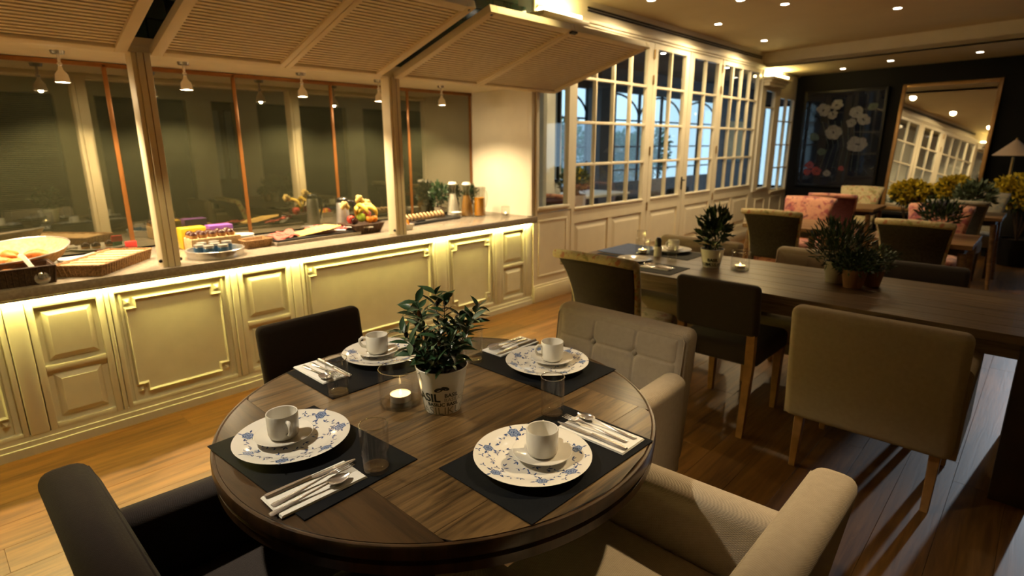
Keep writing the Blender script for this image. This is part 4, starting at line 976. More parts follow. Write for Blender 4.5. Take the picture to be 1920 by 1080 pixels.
square_table(5.40, 6.10, .36, 1.07, 'square oak table holding the lavender bowl')
square_table(7.72, 8.42, 1.48, 2.18, 'square oak table before the flower picture')
square_table(7.62, 8.28, .32, 1.0, 'square oak table farthest right below the mirror')
# --- things on the long table
placemat(3.16, 2.05, .30, .42, 0, 'black placemat at the left end of the long table')
placemat(3.62, 1.90, .30, .44, 0, 'black placemat on the far side of the long table')
placemat(3.12, 1.72, .26, .34, 0, 'black placemat under the small cutlery set on the long table')
bl = MB().box(-.21, .21, -.14, .14, 0, .003).build('blue_mat', 'blue_cloth', bev=.0008, bseg=1); bl.location = (3.55, 2.17, TZ + .003); bl['label'] = 'blue cloth mat at the far left end of the long table'; bl['category'] = 'mat'
plate(3.20, 1.92, 10, 'white plate on the long table right of the flared chair', .11, mat='porcelain', grp='white plates'); plate(3.68, 1.905, 50, 'plate under the cup on the long table', .135, mat='porcelain', grp='white plates')
saucer_cup(3.70, 1.905, 150, ('white saucer on the long table plate', 'white cup on the far side of the long table'))
napkin(3.13, 1.71, .10, .19, 0, 'white napkin at the near edge of the long table')
cutlery('table_knife', 3.105, 1.71, 92, 'knife on the long table napkin', ZN); cutlery('table_fork', 3.13, 1.71, 92, 'fork on the long table napkin', ZN); cutlery('table_spoon', 3.158, 1.71, 92, 'spoon on the long table napkin', ZN)
tumbler(3.36, 1.735, 'small water glass beside the long table napkin', .032, .10); tumbler(3.72, 2.18, 'water glass behind the tealight on the long table', .034, .12)
candle_glass(3.49, 2.03, 'clear glass holder at the left end of the long table holding a lit tealight', r=.05, h=.10, power=.8)
candle_glass(3.42, 1.312, 'clear glass holder right of the herb pot holding a lit tealight', r=.055, h=.115, power=.8)
sh = thing('toothpick_cup', (3.47, 1.90, TZ + .001), 'small white cup with a dark stirrer on the long table', 'cup')
MB().lathe([(0, 0), (.026, 0), (.028, .07), (.026, .07), (.024, .01), (0, .01)], 24).build('cup', 'porcelain', sh, smooth=True); MB().lathe([(0, .06), (.02, .06), (.022, .11), (.012, .13), (0, .13)], 16).build('stirrer', 'black_plastic', sh, smooth=True)
def herb(name, loc, label, r0, r1, h, potmat, lm, crad, cz, nleaf, lsize, seed, up=.6, extra=None, lw=1.0):
    t = thing(name, loc, label, 'potted plant', 'small potted plants')
    MB().lathe([(0, 0), (r0, 0), (r1, h), (r1 - .004, h), (r0 - .003, .008), (0, .008)], 32).build('pot', potmat, t, smooth=True)
    MB().lathe([(0, h - .012), (r1 - .006, h - .012), (r1 - .012, h - .03), (0, h - .03)], 24).build('soil', 'soil', t)
    rn_ = random.Random(seed)
    for k in range(6):
        a = k * 1.05 + rn_.random(); MB().tube([(math.cos(a) * r1 * .3, math.sin(a) * r1 * .3, h - .02), (math.cos(a) * crad[0] * .5, math.sin(a) * crad[0] * .5, cz)], [.003, .0015], 5).build('stem', 'stem', t)
    leafmass('foliage', lm, t, (0, 0, cz), crad, nleaf, lsize, seed, lw, up)
    if extra: leafmass('blossoms', extra, t, (0, 0, cz + crad[2] * .35), (crad[0] * .9, crad[1] * .9, crad[2] * .7), nleaf // 4, lsize * .6, seed + 1, 1.6, up)
    return t
hp = herb('herb_plant', (3.393, 1.482, TZ + .001), 'upright herb in a printed white pot on the long table', .050, .072, .115, 'porcelain', 'leaf_dark', (.085, .085, .13), .235, 330, .055, 61, .8)
for k in range(3): pot_text('BASILIKUM', .030, FA - 1.2 + k * 2.1, .012, 'print_dark', .0004, hp, .115, .050, .072); pot_text('BASIL', .026, FA - .9 + k * 2.1, .042, 'print_dark', .0012, hp, .115, .050, .072)
herb('herb_plant', (3.46, .80, TZ + .001), 'feathery green herb in a pale pot, tallest of the potted group', .045, .060, .12, 'grey_pot', 'leaf_dark', (.15, .15, .13), .215, 900, .050, 62, .9, lw=.35)
herb('herb_plant', (3.40, .695, TZ + .001), 'low small-leaved herb in a terracotta pot on the long table', .045, .062, .10, 'terracotta', 'leaf_dark', (.11, .11, .07), .135, 500, .030, 63, .3, 'leaf_grey')
herb('herb_plant', (3.50, .63, TZ + .001), 'pale flowering herb behind the terracotta pot', .04, .056, .09, 'terracotta', 'leaf_grey', (.11, .11, .07), .145, 500, .026, 64, .3, 'leaf_pale')
herb('lavender_bowl', (5.95, .655, TZ + .001), 'grey bowl of lavender on the square table', .085, .115, .085, 'grey_pot', 'leaf_dark', (.15, .15, .10), .165, 420, .07, 65, .8, 'lavender', .5)
herb('sage_bowl', (7.95, .60, TZ + .001), 'grey-green leafy plant on the far right square table', .08, .105, .09, 'grey_pot', 'leaf_grey', (.17, .17, .13), .20, 420, .08, 66, .6)

# ================================================================== FURNISHINGS ALONG THE DARK WALL
def on_wall(yc, zc, off): return (wx(yc) - off, yc, zc)
# leaning mirror
mr = thing('wall_mirror', (wx(1.33) - .16, 1.33, .50), 'tall gold-framed mirror leaning against the dark wall', 'mirror'); mr.rotation_euler = (0, R(5), -SK + R(0))
W_, H_ = 1.20, 1.86
for a, b, c, d in ((-W_ / 2, -W_ / 2 + .05, 0, H_), (W_ / 2 - .05, W_ / 2, 0, H_), (-W_ / 2 + .05, W_ / 2 - .05, 0, .05), (-W_ / 2 + .05, W_ / 2 - .05, H_ - .05, H_)):
    MB().box(-.02, .02, a, b, c, d).build('frame', 'gold_frame', mr, bev=.006)
MB().box(-.004, .004, -W_ / 2 + .05, W_ / 2 - .05, .05, H_ - .05).build('mirror_glass', 'mirror', mr)
# mirror stands on a low dark console
cn = thing('console', (wx(1.40) - .17, 1.40, 0), 'low black bench under the leaning mirror', 'console'); cn.rotation_euler = (0, 0, -SK)
MB().box(-.17, .15, -.72, .72, .44, .495).build('top', 'black_metal', cn, bev=.004)
for s in (-.66, .66): MB().box(-.14, .12, s - .03, s + .03, 0, .44).build('leg', 'black_metal', cn, bev=.004)
# flower picture
pc = thing('flower_picture', on_wall(2.70, 1.56, .025), 'dark glazed picture of white and red flowers', 'picture'); pc.rotation_euler = (0, 0, -SK)
MB().box(-.02, .02, -.60, .60, -.74, .74).build('ground', 'picture_ground', pc)
for a, b, c, d in ((-.64, -.60, -.78, .78), (.60, .64, -.78, .78), (-.60, .60, -.78, -.74), (-.60, .60, .74, .78)): MB().box(-.03, .02, a, b, c, d).build('frame', 'black_metal', pc, bev=.004)
rn = random.Random(5)
def bloom(y, z, r, mat, npet=9):
    m_ = MB(); r *= .85
    for k in range(npet):
        a = 2 * math.pi * k / npet + rn.random() * .5; rr_ = r * rn.uniform(.45, .7); cy_, cz_ = y + math.cos(a) * rr_, z + math.sin(a) * rr_ * .8
        b = len(m_.v); q = r * rn.uniform(.34, .5)
        m_.v += [Vector((-.0205 - .0004 * k, cy_ + q * math.cos(2 * math.pi * i / 9), cz_ + q * .85 * math.sin(2 * math.pi * i / 9))) for i in range(9)]; m_.f.append(tuple(range(b, b + 9)))
    m_.build('blossom', mat, pc)
for y, z, r, mt in ((.30, .48, .14, 'petal_white'), (.10, .55, .12, 'petal_white'), (.14, .40, .10, 'petal_white'), (-.22, .42, .14, 'petal_white'), (-.34, .30, .12, 'petal_white'), (-.16, .26, .09, 'petal_white'), (.10, .12, .16, 'petal_white'), (-.30, -.08, .19, 'petal_white'), (.42, -.42, .09, 'petal_red'), (.30, -.52, .10, 'petal_red'), (.45, -.54, .08, 'petal_red'), (.12, -.55, .08, 'petal_white'), (-.10, -.46, .06, 'petal_red'), (.40, .05, .10, 'petal_green'), (.25, -.2, .09, 'petal_green'), (-.45, .5, .09, 'petal_green')): bloom(y, z, r, mt)
for k in range(7):
    MB().tube([(-.0203, .2 - .1 * k + .05, -.50), (-.0203, .15 - .08 * k, -.1), (-.0203, .3 - .1 * k, .3)], .004, 4).build('flower_stem', 'petal_green', pc)
# picture lamp style table lamp with cone shade
tl = thing('table_lamp', (9.98, .44, .74), 'lamp with a pale cone shade at the right edge', 'lamp')
MB().lathe([(0, 0), (.09, 0), (.085, .02), (.02, .03), (.014, .58), (0, .58)], 24).build('base', 'brass', tl, smooth=True)
MB().lathe([(.225, .60), (.028, .785), (.012, .80), (.010, .79), (.22, .598)], 40).build('shade', 'lampshade', tl, smooth=True)
MB().blob((0, 0, .81), .014, 10, 8).build('finial', 'brass', tl, smooth='all')
sb = thing('sideboard', (10.05, .02, 0), 'black sideboard under the cone lamp', 'sideboard'); sb.rotation_euler = (0, 0, -SK)
MB().box(-.22, .22, -.55, .55, .08, .72).build('body', 'black_metal', sb, bev=.005); MB().box(-.24, .24, -.58, .58, .72, .74).build('top', 'black_metal', sb, bev=.003)
for s in (-1, 1):
    d_ = MB().box(-.235, -.22, s * .27 - .255, s * .27 + .255, .11, .69).build('door', 'black_metal', sb, bev=.003); MB().tube([(-.25, s * .05, .36), (-.25, s * .05, .46)], .007, 8).build('handle', 'brass', d_)
    for q in (-.18, .18): MB().box(q - .02, q + .02, s * .5 - .02, s * .5 + .02, 0, .08).build('foot', 'black_metal', sb)
MB().box(-.012, .012, -.16, .16, 0, .02).build('gold_tray', 'brass'); gt = bpy.data.objects['gold_tray']; gt.location = (9.93, .05, .741); gt['label'] = 'small gold tray on the black sideboard'; gt['category'] = 'tray'
def mimosa(loc, label, rad, hgt, seed):
    t = thing('mimosa_pot', loc, label, 'potted plant', 'yellow flowering pot plants')
    MB().lathe([(0, 0), (.15, 0), (.19, .34), (.175, .34), (.14, .02), (0, .02)], 32).build('pot', 'black_metal', t, smooth=True)
    MB().lathe([(0, .31), (.175, .31), (.17, .28), (0, .28)], 24).build('soil', 'soil', t)
    for k in range(5): MB().tube([(0, 0, .3), (math.cos(k * 1.3) * .15, math.sin(k * 1.3) * .15, hgt)], [.012, .005], 6).build('stem', 'stem', t)
    leafmass('foliage', 'leaf_dark', t, (0, 0, hgt), rad, 500, .075, seed, 1.2, .2); leafmass('blossoms', 'mimosa', t, (-.02, 0, hgt + .04), [q * 1.06 for q in rad], 1700, .055, seed + 1, 1.6, .2)
mimosa((9.62, 1.42, .0), 'left yellow mimosa plant in front of the mirror', (.24, .23, .14), .80, 71)
mimosa((9.62, .95, .0), 'right yellow mimosa plant in front of the mirror', (.22, .20, .15), .86, 73)
mimosa((9.42, .22, .0), 'yellow mimosa plant at the right picture edge under the lamp', (.26, .36, .20), .88, 75)

# ================================================================== FOOD AND SERVICE ON THE BUFFET
ZB = ZCT + .001
def bthing(name, x, y, label, cat, rz=0, group=None, z=ZB): return thing(name, (x, y, z), label, cat, group, R(rz))
def wicker_box(t, hx, hy, h, mat, fl=.02):
    # flared woven walls, a rim braid and upright staves
    for s in (-1, 1):
        MB().loft([[(-hx, s * hy, 0), (hx, s * hy, 0), (hx, s * (hy - .008), 0), (-hx, s * (hy - .008), 0)], [(-hx - fl, s * (hy + fl), h), (hx + fl, s * (hy + fl), h), (hx + fl, s * (hy + fl - .008), h), (-hx - fl, s * (hy + fl - .008), h)]]).build('wall', mat, t)
        MB().loft([[(s * hx, -hy, 0), (s * hx, hy, 0), (s * (hx - .008), hy, 0), (s * (hx - .008), -hy, 0)], [(s * (hx + fl), -hy - fl, h), (s * (hx + fl), hy + fl, h), (s * (hx + fl - .008), hy + fl, h), (s * (hx + fl - .008), -hy - fl, h)]]).build('wall', mat, t)
    MB().box(-hx, hx, -hy, hy, 0, .006).build('floor_panel', mat, t)
    a, b = hx + fl, hy + fl
    MB().tube([(-a, -b, h), (a, -b, h), (a, b, h), (-a, b, h), (-a, -b, h)], .006, 6).build('rim', mat, t)
    n_ = int(hx * 2 / .022)
    for k in range(n_ + 1):
        x = -hx + 2 * hx * k / n_
        MB().tube([(x, -hy - .002, 0), (x * (1 + fl / hx), -hy - fl - .002, h)], .0032, 5).build('stave', mat, t)
    n_ = int(hy * 2 / .022)
    for s in (-1, 1):
        for k in range(n_ + 1):
            y = -hy + 2 * hy * k / n_
            MB().tube([(s * (hx + .002), y, 0), (s * (hx + fl + .002), y * (1 + fl / hy), h)], .0032, 5).build('stave', mat, t)
t = bthing('wicker_basket', .26, 3.575, 'dark wicker basket at the left end of the buffet', 'basket'); wicker_box(t, .165, .085, .085, 'wicker_dark', .01)
for k, (x, y, rz) in enumerate(((.17, 3.57, 20), (.27, 3.585, -15), (.36, 3.565, 30))):
    o = MB().blob((0, 0, 0), (.065, .035, .03), 14, 10).build('bread_roll', 'croissant', smooth='all'); o.location = (x, y, ZB + .045); o.rotation_euler = (0, 0, R(rz)); o['label'] = ['leftmost brown roll in the dark wicker basket', 'middle brown roll in the dark wicker basket', 'right brown roll in the dark wicker basket'][k]; o['category'] = 'bread roll'; o['group'] = 'rolls in the dark basket'
t = bthing('round_bowl', .34, 3.90, 'large round cream-lined basket of croissants', 'basket')
t.rotation_euler = (R(6), R(-6), 0); t.location.z += .034
MB().lathe([(0, 0), (.15, 0), (.20, .035), (.235, .085), (.230, .087), (.195, .042), (.145, .008), (0, .008)], 40).build('lining', 'bread_pale', t, smooth=True)
MB().tube([(.237 * math.cos(a), .237 * math.sin(a), .088) for a in [2 * math.pi * q / 40 for q in range(41)]], .004, 6).build('rim', 'steel', t)
def croissant(x, y, z, rz, label):
    pts = [(.055 * math.cos(a), .055 * math.sin(a) - .03, .0) for a in [R(15 + 150 * q / 8) for q in range(9)]]
    o = MB().tube(pts, [.008, .017, .024, .028, .031, .028, .024, .017, .008], 10).build('croissant', 'croissant', smooth='all'); o.location = (x, y, z); o.rotation_euler = (0, 0, R(rz)); o['label'] = label; o['category'] = 'croissant'; o['group'] = 'croissants in the round basket'
MB().box(-.12, .12, -.10, .12, 0, .03).build('wedge', 'wicker_dark', thing('basket_stand', (.36, 3.93, ZB), 'dark wedge stand tilting the round basket', 'stand'))
for dx, dy, dz, rz, lb in ((-.07, -.02, .04, 20, 'croissant at the left of the round basket'), (.08, .0, .04, -30, 'largest lit croissant at the right of the round basket'), (.0, .09, .04, 80, 'croissant at the back of the round basket'), (.0, -.09, .04, 140, 'croissant at the front of the round basket')):
    q = t.rotation_euler.to_matrix() @ Vector((dx, dy, dz)); croissant(t.location.x + q.x, t.location.y + q.y, t.location.z + q.z, rz, lb)
t = bthing('serving_tongs', .375, 3.475, 'steel tongs with a shell-shaped end leaning on the dark basket', 'tongs')
MB().loft([[(-.012, .02, .03), (.012, .02, .03), (.012, .023, .03), (-.012, .023, .03)], [(-.055, .13, .135), (-.035, .13, .135), (-.035, .133, .137), (-.055, .133, .137)]]).build('arm', 'steel', t)
MB().blob((.004, .012, .028), (.034, .010, .032), 16, 8).build('shell', 'chrome', t, smooth='all')
t = bthing('bread_tray', .685, 3.715, 'long wicker tray of flat bread in front of the near post', 'tray', 49); wicker_box(t, .235, .105, .058, 'wicker', .012)
for k in range(6):
    o = MB().box(-.036, .036, -.095, .095, 0, .028).build('bread_slice', 'bread_pale', bev=.006); a = R(49); q = -.19 + k * .076
    o.location = (.685 + q * math.cos(a), 3.715 + q * math.sin(a), ZB + .030); o.rotation_euler = (0, R(5), a); o['label'] = 'flat bread slice in the wicker tray, %s from the front' % ('first', 'second', 'third', 'fourth', 'fifth', 'sixth')[k]; o['category'] = 'bread'; o['group'] = 'flat bread slices in the tray'
t = bthing('cake_plate', .80, 4.08, 'white plate of small dark cakes by the smoked glass', 'plate'); MB().lathe([(0, 0), (.08, 0), (.15, .014), (.148, .017), (.08, .006), (0, .006)], 36).build('dish', 'porcelain', t, smooth=True)
for k, (dx, dy) in enumerate(((-.07, .0), (-.02, .03), (.06, -.01))):
    c_ = bthing('small_cake', .80 + dx, 4.08 + dy, ('left', 'middle', 'right')[k] + ' one of the three small dark cakes', 'cake', 0, 'small dark cakes', ZB + .008)
    MB().lathe([(0, 0), (.022, 0), (.026, .012), (.024, .014), (0, .014)], 16).build('base', 'bread', c_, smooth=True); MB().lathe([(.026, .013), (.024, .028), (.012, .04), (0, .043)], 16).build('glaze', 'cake_dark', c_, smooth=True)
t = bthing('folded_napkin_stack', .60, 4.02, 'white board with folded cloth behind the bread tray', 'board'); MB().box(-.10, .10, -.07, .07, 0, .012).build('board', 'porcelain', t, bev=.004); MB().box(-.08, .09, -.05, .06, .012, .026).build('cloth', 'napkin', t, bev=.005)
t = bthing('snack_packet', .90, 4.10, 'red and green snack packet beside the near post', 'packet'); MB().box(-.03, .03, -.012, .012, .035, .075).build('red_half', 'red_pack', t, bev=.004); MB().box(-.026, .026, -.012, .012, 0, .036).build('green_half', 'green_pack', t, bev=.004)
# round chrome tray with jars
t = bthing('chrome_tray', 1.225, 3.63, 'round chrome tray of blue-lidded jars right of the near post', 'tray')
MB().lathe([(0, .004), (.135, .004), (.155, .0), (.158, .042), (.153, .042), (.150, .010), (0, .010)], 40).build('dish', 'chrome', t, smooth=True); MB().lathe([(.158, .040), (.163, .043), (.158, .046), (.153, .043)], 40).build('rim', 'chrome', t, smooth=True)
for k in range(7):
    a = k * 2 * math.pi / 7 + .4; jx, jy = (1.225 + .088 * math.cos(a), 3.63 + .088 * math.sin(a)) if k < 6 else (1.225, 3.63)
    j = bthing('jam_jar', jx, jy, 'blue-labelled jar in the chrome tray, ' + ('toward the glazed doors', 'at the back right', 'at the back left', 'toward the near post', 'at the front left', 'at the front right', 'in the middle')[k], 'jar', 0, 'jars in the chrome tray', ZB + .0105)
    MB().lathe([(0, 0), (.028, 0), (.030, .05), (.028, .052), (0, .052)], 18).build('label_band', 'blue_pack', j, smooth=True); MB().lathe([(0, .052), (.029, .052), (.029, .066), (0, .067)], 18).build('lid', 'steel', j, smooth=True)
t = bthing('dessert_box', 1.32, 3.87, 'low cream box lined with glazed dessert cups', 'box'); MB().box(-.17, .13, -.07, .07, 0, .085).build('box', 'bread_pale', t, bev=.004)
for k in range(10):
    j = bthing('dessert_cup', 1.175 + (k % 5) * .056, 3.835 + (k // 5) * .062, 'dark glazed dessert in the cream box, %s of the %s row' % (('first', 'second', 'third', 'fourth', 'fifth')[k % 5], 'back' if k // 5 else 'front'), 'dessert', 0, 'glazed desserts in the box', ZB + .086)
    MB().lathe([(0, 0), (.024, 0), (.026, .020), (0, .020)], 14).build('cup', 'bread', j, smooth=True); MB().lathe([(.026, .019), (.022, .034), (.010, .042), (0, .043)], 14).build('glaze', 'cake_dark', j, smooth=True)
for x, mt, lb in ((1.23, 'yellow_pack', 'yellow carton of tea behind the desserts'), (1.40, 'purple_pack', 'purple carton of tea behind the desserts')):
    o = rbox('tea_carton', mt, None, -.075, .075, -.045, .045, 0, .135, .004); o.location = (x, 4.03, ZB); o['label'] = lb; o['category'] = 'carton'; o['group'] = 'tea cartons'
for k in range(5):
    o = MB().lathe([(0, 0), (.05, 0), (.085, .010), (.084, .013), (.05, .004), (0, .004)], 30).build('side_plate', 'porcelain', smooth=True); o.location = (1.52, 3.99, ZB + k * .0115); o['label'] = 'white side plate in the stack, %s from the counter' % ('first', 'second', 'third', 'fourth', 'fifth')[k]; o['category'] = 'plate'; o['group'] = 'stacked side plates'
t = bthing('small_basket', 1.52, 3.765, 'small oval wicker basket before the copper strip', 'basket', 5); wicker_box(t, .075, .05, .05, 'wicker', .012)
# slate with cold cuts
t = bthing('serving_slate', 1.94, 3.83, 'black slate platter of cold cuts and cheese', 'platter', 3); MB().box(-.33, .33, -.15, .15, 0, .022).build('board', 'stone', t, bev=.003); MB().box(-.32, .32, -.14, .14, .022, .034).build('slate', 'black_slate', t, bev=.002)
ZS = ZB + .035
def slices(base, mt, cat, n_, x0, y0, dx, dy, rx, ry, label, grp):
    for k in range(n_):
        rnk = random.Random(k * 7 + int(x0 * 100)); m_ = MB(); N = 14
        top = []
        for q in range(N):
            a = 2 * math.pi * q / N; r_ = 1 + .10 * math.sin(3 * a + k)
            top.append((rx * r_ * math.cos(a), ry * r_ * math.sin(a), .004 * math.sin(2 * a + k)))
        m_.loft([[(q[0], q[1], q[2] - .003) for q in top], top]); o = m_.build(base, mt, smooth=True); o.location = (x0 + dx * (k % 4), y0 + dy * (k % 4) + .06 * (k // 4), ZS + .008 + .004 * (k % 4) + .004 * (k // 4)); o.rotation_euler = (R(rnk.uniform(-5, 5)), R(-12), rnk.random() * 3)
        o['label'] = label; o['category'] = cat; o['group'] = grp
slices('ham_slice', 'ham', 'ham', 8, 1.68, 3.75, .035, .01, .055, .04, 'pink ham slice at the left end of the slate', 'ham slices on the slate')
slices('salami_slice', 'salami', 'salami', 8, 2.13, 3.78, .035, .008, .035, .030, 'dark red salami slice at the right end of the slate', 'salami slices on the slate')
slices('bacon_slice', 'ham', 'ham', 8, 2.00, 3.90, .035, .0, .035, .03, 'curled pale red meat slice behind the cheese', 'meat slices behind the cheese')
for k in range(8):
    o = MB().box(-.075, .075, -.075, .075, 0, .004).build('cheese_slice', 'cheese', bev=.001, bseg=1); o.location = (1.86 + .028 * k, 3.815 - .003 * k, ZS + .004 + .0042 * k); o.rotation_euler = (0, R(-4), R(12 + 2 * k)); o['label'] = 'pale yellow cheese slice fanned on the slate'; o['category'] = 'cheese'; o['group'] = 'cheese slices on the slate'
for x, y, rz, lb in ((2.06, 3.735, -35, 'serving tongs lying across the front of the slate'), (2.28, 3.72, -25, 'serving tongs beside the fruit basket'), (2.08, 4.02, 130, 'long serving fork standing up behind the cheese')):
    t = bthing('serving_tongs', x, y, lb, 'tongs', rz, 'steel serving tongs', ZS + .012)
    for s in (-1, 1): MB().tube([(-.11, 0, .012), (0, s * .014, .006), (.10, s * .008, .002)], .0045, 6).build('arm', 'steel', t, smooth='all')
    MB().blob((-.11, 0, .012), .008, 8, 6).build('spring', 'steel', t)
t = bthing('thermos_jug', 2.33, 4.03, 'steel and black thermos jug behind the fruit basket', 'thermos'); MB().lathe([(0, 0), (.052, 0), (.054, .01), (.045, .20), (.040, .215), (0, .215)], 28).build('body', 'steel', t, smooth=True)
MB().lathe([(.041, .21), (.040, .24), (.03, .25), (0, .25)], 24).build('lid', 'black_plastic', t, smooth=True); MB().tube([(.04, -.01, .22), (.085, -.02, .215), (.095, -.02, .12), (.055, -.01, .03)], .010, 8).build('handle', 'black_plastic', t, smooth='all')
t = bthing('fruit_basket', 2.345, 3.80, 'brown wicker fruit basket left of the far post', 'basket', 4); wicker_box(t, .105, .085, .07, 'wicker_dark', .025)
def fruit(name, mt, x, y, z, r, label, cat='fruit', sq=1.0):
    t = bthing(name, x, y, label, cat, 0, 'fruit in the basket', z); MB().lathe([(0, -.86 * r * sq), (.3 * r, -.93 * r * sq), (.75 * r, -.66 * r * sq), (r, 0), (.78 * r, .62 * r * sq), (.35 * r, .86 * r * sq), (0, .76 * r * sq)], 18).build('flesh', mt, t, smooth='all'); MB().tube([(0, 0, .74 * r * sq), (.003, .002, r * sq + .006)], .002, 5).build('stalk', 'stem', t)
fruit('apple', 'apple_green', 2.335, 3.775, ZB + .115, .036, 'bright green apple at the front of the fruit basket'); fruit('apple', 'apple_red', 2.40, 3.80, ZB + .105, .034, 'red apple beside the far post'); fruit('apple', 'apple_red', 2.28, 3.83, ZB + .10, .034, 'red apple behind the green one')
fruit('orange', 'orange_fruit', 2.385, 3.745, ZB + .10, .030, 'orange at the front right of the fruit basket'); fruit('orange', 'orange_fruit', 2.43, 3.75, ZB + .10, .028, 'orange touching the far post'); fruit('plum', 'cake_dark', 2.27, 3.765, ZB + .095, .028, 'dark plum at the front left of the basket'); fruit('peach', 'ham', 2.42, 3.83, ZB + .13, .033, 'pink peach on top by the far post')
for k, (x, y, z, rz, ti) in enumerate(((2.30, 3.78, .150, 60, 70), (2.385, 3.77, .155, 120, 75), (2.36, 3.80, .170, 95, 60), (2.41, 3.79, .165, 140, 70))):
    pts = [(.085 * math.cos(a), 0, .085 * math.sin(a) - .05) for a in [R(30 + 125 * q / 8) for q in range(9)]]
    o = MB().tube(pts, [.005, .012, .0155, .0165, .017, .0165, .0155, .011, .005], 8).build('banana', 'banana', smooth='all'); o.location = (x, y, ZB + z); o.rotation_euler = (R(ti - 70), R(30 - 20 * k), R(rz)); o['label'] = 'yellow banana, %s in the fruit basket bunch' % ('leftmost', 'second', 'third', 'rightmost')[k]; o['category'] = 'banana'; o['group'] = 'bananas in the basket'
for k, (x, z) in enumerate(((2.37, .235), (2.425, .20), (2.22, .20))):
    t = bthing('pineapple_piece', x, 3.84 - .02 * k, ('pale carved pineapple piece on top of the fruit', 'pale carved pineapple piece by the far post', 'pale carved pineapple piece behind the thermos')[k], 'fruit', 0, 'pineapple pieces', ZB + z)
    for q in range(7):
        a = q * .9; MB().blob((.018 * math.cos(a), .018 * math.sin(a), .012 * (q % 3)), (.016, .014, .02), 8, 6).build('chunk', 'pineapple', t, smooth='all')
# right end: ketchup bowl, platter, bowl, carafes, plant, candle
t = bthing('sachet_bowl', 2.645, 3.655, 'white square bowl of red and yellow sachets right of the far post', 'bowl'); MB().loft([[(-.045, -.035, 0), (.045, -.035, 0), (.045, .035, 0), (-.045, .035, 0)], [(-.058, -.046, .045), (.058, -.046, .045), (.058, .046, .045), (-.058, .046, .045)], [(-.053, -.041, .045), (.053, -.041, .045), (.053, .041, .045), (-.053, .041, .045)], [(-.04, -.03, .006), (.04, -.03, .006), (.04, .03, .006), (-.04, .03, .006)]]).build('dish', 'porcelain', t)
for k in range(8):
    o = MB().box(-.024, .024, -.003, .003, -.03, .03).build('sachet', 'red_pack' if k % 2 else 'yellow_pack', bev=.001, bseg=1); o.location = (2.645 - .035 + k * .010, 3.655 + .008 * (k % 3 - 1), ZB + .045); o.rotation_euler = (R(20 - 6 * k), R(-20 + 6 * k), R(60)); o['label'] = ('red' if k % 2 else 'yellow') + ' sauce sachet standing in the square bowl'; o['category'] = 'sachet'; o['group'] = ('red' if k % 2 else 'yellow') + ' sachets'
t = bthing('serving_slate', 3.09, 3.93, 'long dark tray of sliced bread left of the carafes', 'platter', 8); MB().box(-.30, .30, -.12, .12, 0, .02).build('board', 'black_slate', t, bev=.003)
for k in range(11):
    o = MB().lathe([(0, -.006), (.034, -.006), (.036, 0), (.034, .006), (0, .006)], 16).build('bread_slice', 'bread_pale', smooth=True); o.location = (2.86 + k * .043, 3.91 + k * .006, ZB + .046); o.rotation_euler = (R(60), 0, R(70)); o['label'] = 'pale round bread slice on the long tray, %s from the far post' % ('first', 'second', 'third', 'fourth', 'fifth', 'sixth', 'seventh', 'eighth', 'ninth', 'tenth', 'last')[k]; o['category'] = 'bread'; o['group'] = 'bread slices on the long tray'
t = bthing('tray_knife', 2.98, 3.83, 'dark handled knife across the front of the bread tray', 'knife', 8, None, ZB + .021); MB().box(-.10, .0, -.008, .008, 0, .014).build('handle', 'black_plastic', t, bev=.004); MB().box(.0, .14, -.010, .010, .004, .006).build('blade', 'steel', t)
t = bthing('sugar_bowl', 3.43, 3.95, 'white scalloped bowl of sugar before the milk carafe', 'bowl'); MB().lathe([(0, 0), (.03, 0), (.05, .02), (.058, .05), (.054, .05), (.045, .022), (0, .01)], 24).build('dish', 'porcelain', t, smooth=True); MB().lathe([(0, .052), (.03, .05), (.052, .040), (0, .035)], 20).build('sugar', 'napkin', t, smooth=True)
def carafe(x, y, label, liq, fill, h=.30, jug=False):
    t = bthing('jug' if jug else 'carafe', x, y, label, 'jug' if jug else 'carafe', 0, 'drinks carafes')
    if jug: prof = [(0, 0), (.052, 0), (.054, .01), (.050, .20), (.056, .265), (.054, .266), (.048, .20), (.051, .012), (0, .008)]
    else: prof = [(0, 0), (.056, 0), (.060, .02), (.046, .14), (.028, .21), (.030, .245), (.042, .29), (.040, .291), (.028, .245), (.026, .21), (.044, .14), (.057, .02), (0, .006)]
    MB().lathe(prof, 28).build('glass_wall', 'carafe_glass', t, smooth=True)
    def rad(z):
        q = [p_ for p_ in prof[1:len(prof) // 2 + 1]]
        for (r0, z0), (r1, z1) in zip(q, q[1:]):
            if z0 <= z <= z1: return r0 + (r1 - r0) * (z - z0) / max(1e-6, z1 - z0)
        return q[0][0]
    zz = [.009 + (fill - .009) * k / 8 for k in range(9)]
    MB().lathe([(0, .009)] + [(rad(z) - .0035, z) for z in zz] + [(0, fill)], 24).build('drink', liq, t, smooth=True)
    if jug: MB().tube([(.050, 0, .235), (.09, 0, .225), (.10, 0, .16), (.085, 0, .09), (.052, 0, .07)], .006, 8).build('handle', 'carafe_glass', t, smooth='all')
    else: MB().lathe([(.040, .288), (.043, .292), (.034, .312), (.0, .316)], 20).build('lid', 'porcelain', t, smooth=True)
carafe(3.52, 4.09, 'glass carafe of milk with a white lid', 'milk', .20)
carafe(3.56, 3.94, 'glass carafe of brownish nectar with a white lid', 'nectar', .19)
carafe(3.65, 3.86, 'glass jug of orange juice with a handle', 'juice', .17, jug=True)
herb('herb_plant', (3.42, 4.17, ZB), 'dark green plant half hidden behind the milk carafe', .04, .05, .08, 'grey_pot', 'leaf_dark', (.08, .07, .10), .20, 380, .04, 81, .6)
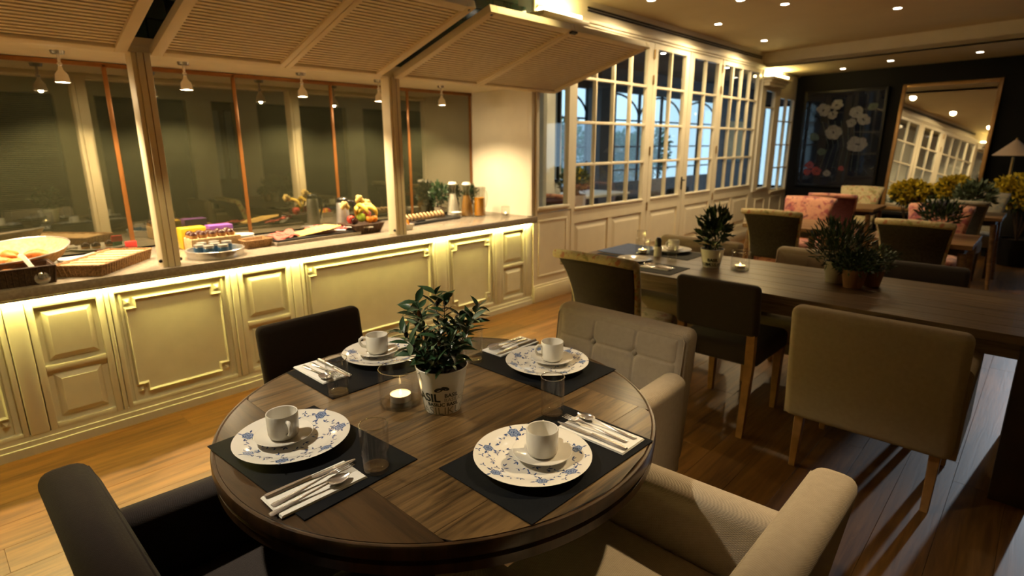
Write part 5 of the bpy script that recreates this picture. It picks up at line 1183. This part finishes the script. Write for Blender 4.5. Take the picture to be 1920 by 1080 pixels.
herb('herb_plant', (3.80, 4.15, ZB), 'dark plant behind the orange juice jug', .04, .05, .08, 'grey_pot', 'leaf_dark', (.06, .06, .08), .18, 260, .04, 82, .6)
candle_glass(3.79, 3.66, 'clear glass holder at the right end of the buffet holding a lit tealight', z=ZB, r=.04, h=.09, power=.35)

# ================================================================== FURNITURE BEYOND THE GLASS DOORS
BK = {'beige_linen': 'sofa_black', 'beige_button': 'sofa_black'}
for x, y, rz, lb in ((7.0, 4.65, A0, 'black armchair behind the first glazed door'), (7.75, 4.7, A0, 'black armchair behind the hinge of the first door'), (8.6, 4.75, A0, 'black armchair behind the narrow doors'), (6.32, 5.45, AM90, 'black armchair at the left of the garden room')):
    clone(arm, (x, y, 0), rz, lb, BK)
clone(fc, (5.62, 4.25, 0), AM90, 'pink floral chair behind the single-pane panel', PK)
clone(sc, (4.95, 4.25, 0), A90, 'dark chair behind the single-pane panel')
t = thing('garden_room_table', (7.3, 5.35, 0), 'white-topped table in the room beyond the glass doors', 'table'); MB().box(-.75, .75, -.38, .38, .715, .75).build('top', 'white_wall', t, bev=.004)
for sx in (-.65, .65):
    for sy in (-.3, .3): MB().box(sx - .03, sx + .03, sy - .03, sy + .03, 0, .715).build('leg', 'dark_leg', t)
herb('herb_plant', (6.0, 4.55, .0), 'yellow-flowered plant in a tall white pot behind the single-pane panel', .12, .16, .86, 'porcelain', 'leaf_grey', (.17, .17, .16), 1.02, 500, .08, 91, .5, 'mimosa')
wm = thing('framed_mirror', (5.95, 4.94, 1.0), 'dark framed mirror on the wall behind the single-pane panel', 'mirror')
for a, b, c, d in ((-.2, -.16, 0, 1.25), (.16, .2, 0, 1.25), (-.16, .16, 0, .04), (-.16, .16, 1.21, 1.25)): MB().box(a, b, -.03, .005, c, d).build('frame', 'black_metal', wm)
MB().box(-.16, .16, -.015, -.005, .04, 1.21).build('mirror_glass', 'mirror', wm)
fp = thing('framed_print', (14.45, Y2 - .025, 1.1), 'pale framed print on the grey wall beyond the far glazed door', 'picture', rz=R(90))
MB().box(-.03, .02, -.55, .55, -.05, 1.0).build('frame', 'black_metal', fp); MB().box(-.035, -.028, -.48, .48, .02, .93).build('print', 'bread_pale', fp)
for k, (x, y) in enumerate(((5.35, 4.2), (8.2, 4.6), (10.5, 4.6), (13.0, 4.8))):
    t = thing('downlight', (x, y, ZC), 'ceiling downlight beyond the glass doors, ' + ('nearest the buffet, added to light the white wall', 'second from the buffet', 'third from the buffet', 'farthest from the buffet')[k], 'downlight', 'recessed downlights')
    MB().lathe([(0, -.003), (.036, -.003), (.036, -.001), (0, -.001)], 24).build('lens', 'downlight', t)
    light('downlight_beam', 'SPOT', (x, y, ZC - .02), 60 if k == 0 else 16, NEUT, target=(x, y, 0), size=.05, spot=120, blend=.7, parent=t)  # first lamp added to brighten the white wall behind the single pane
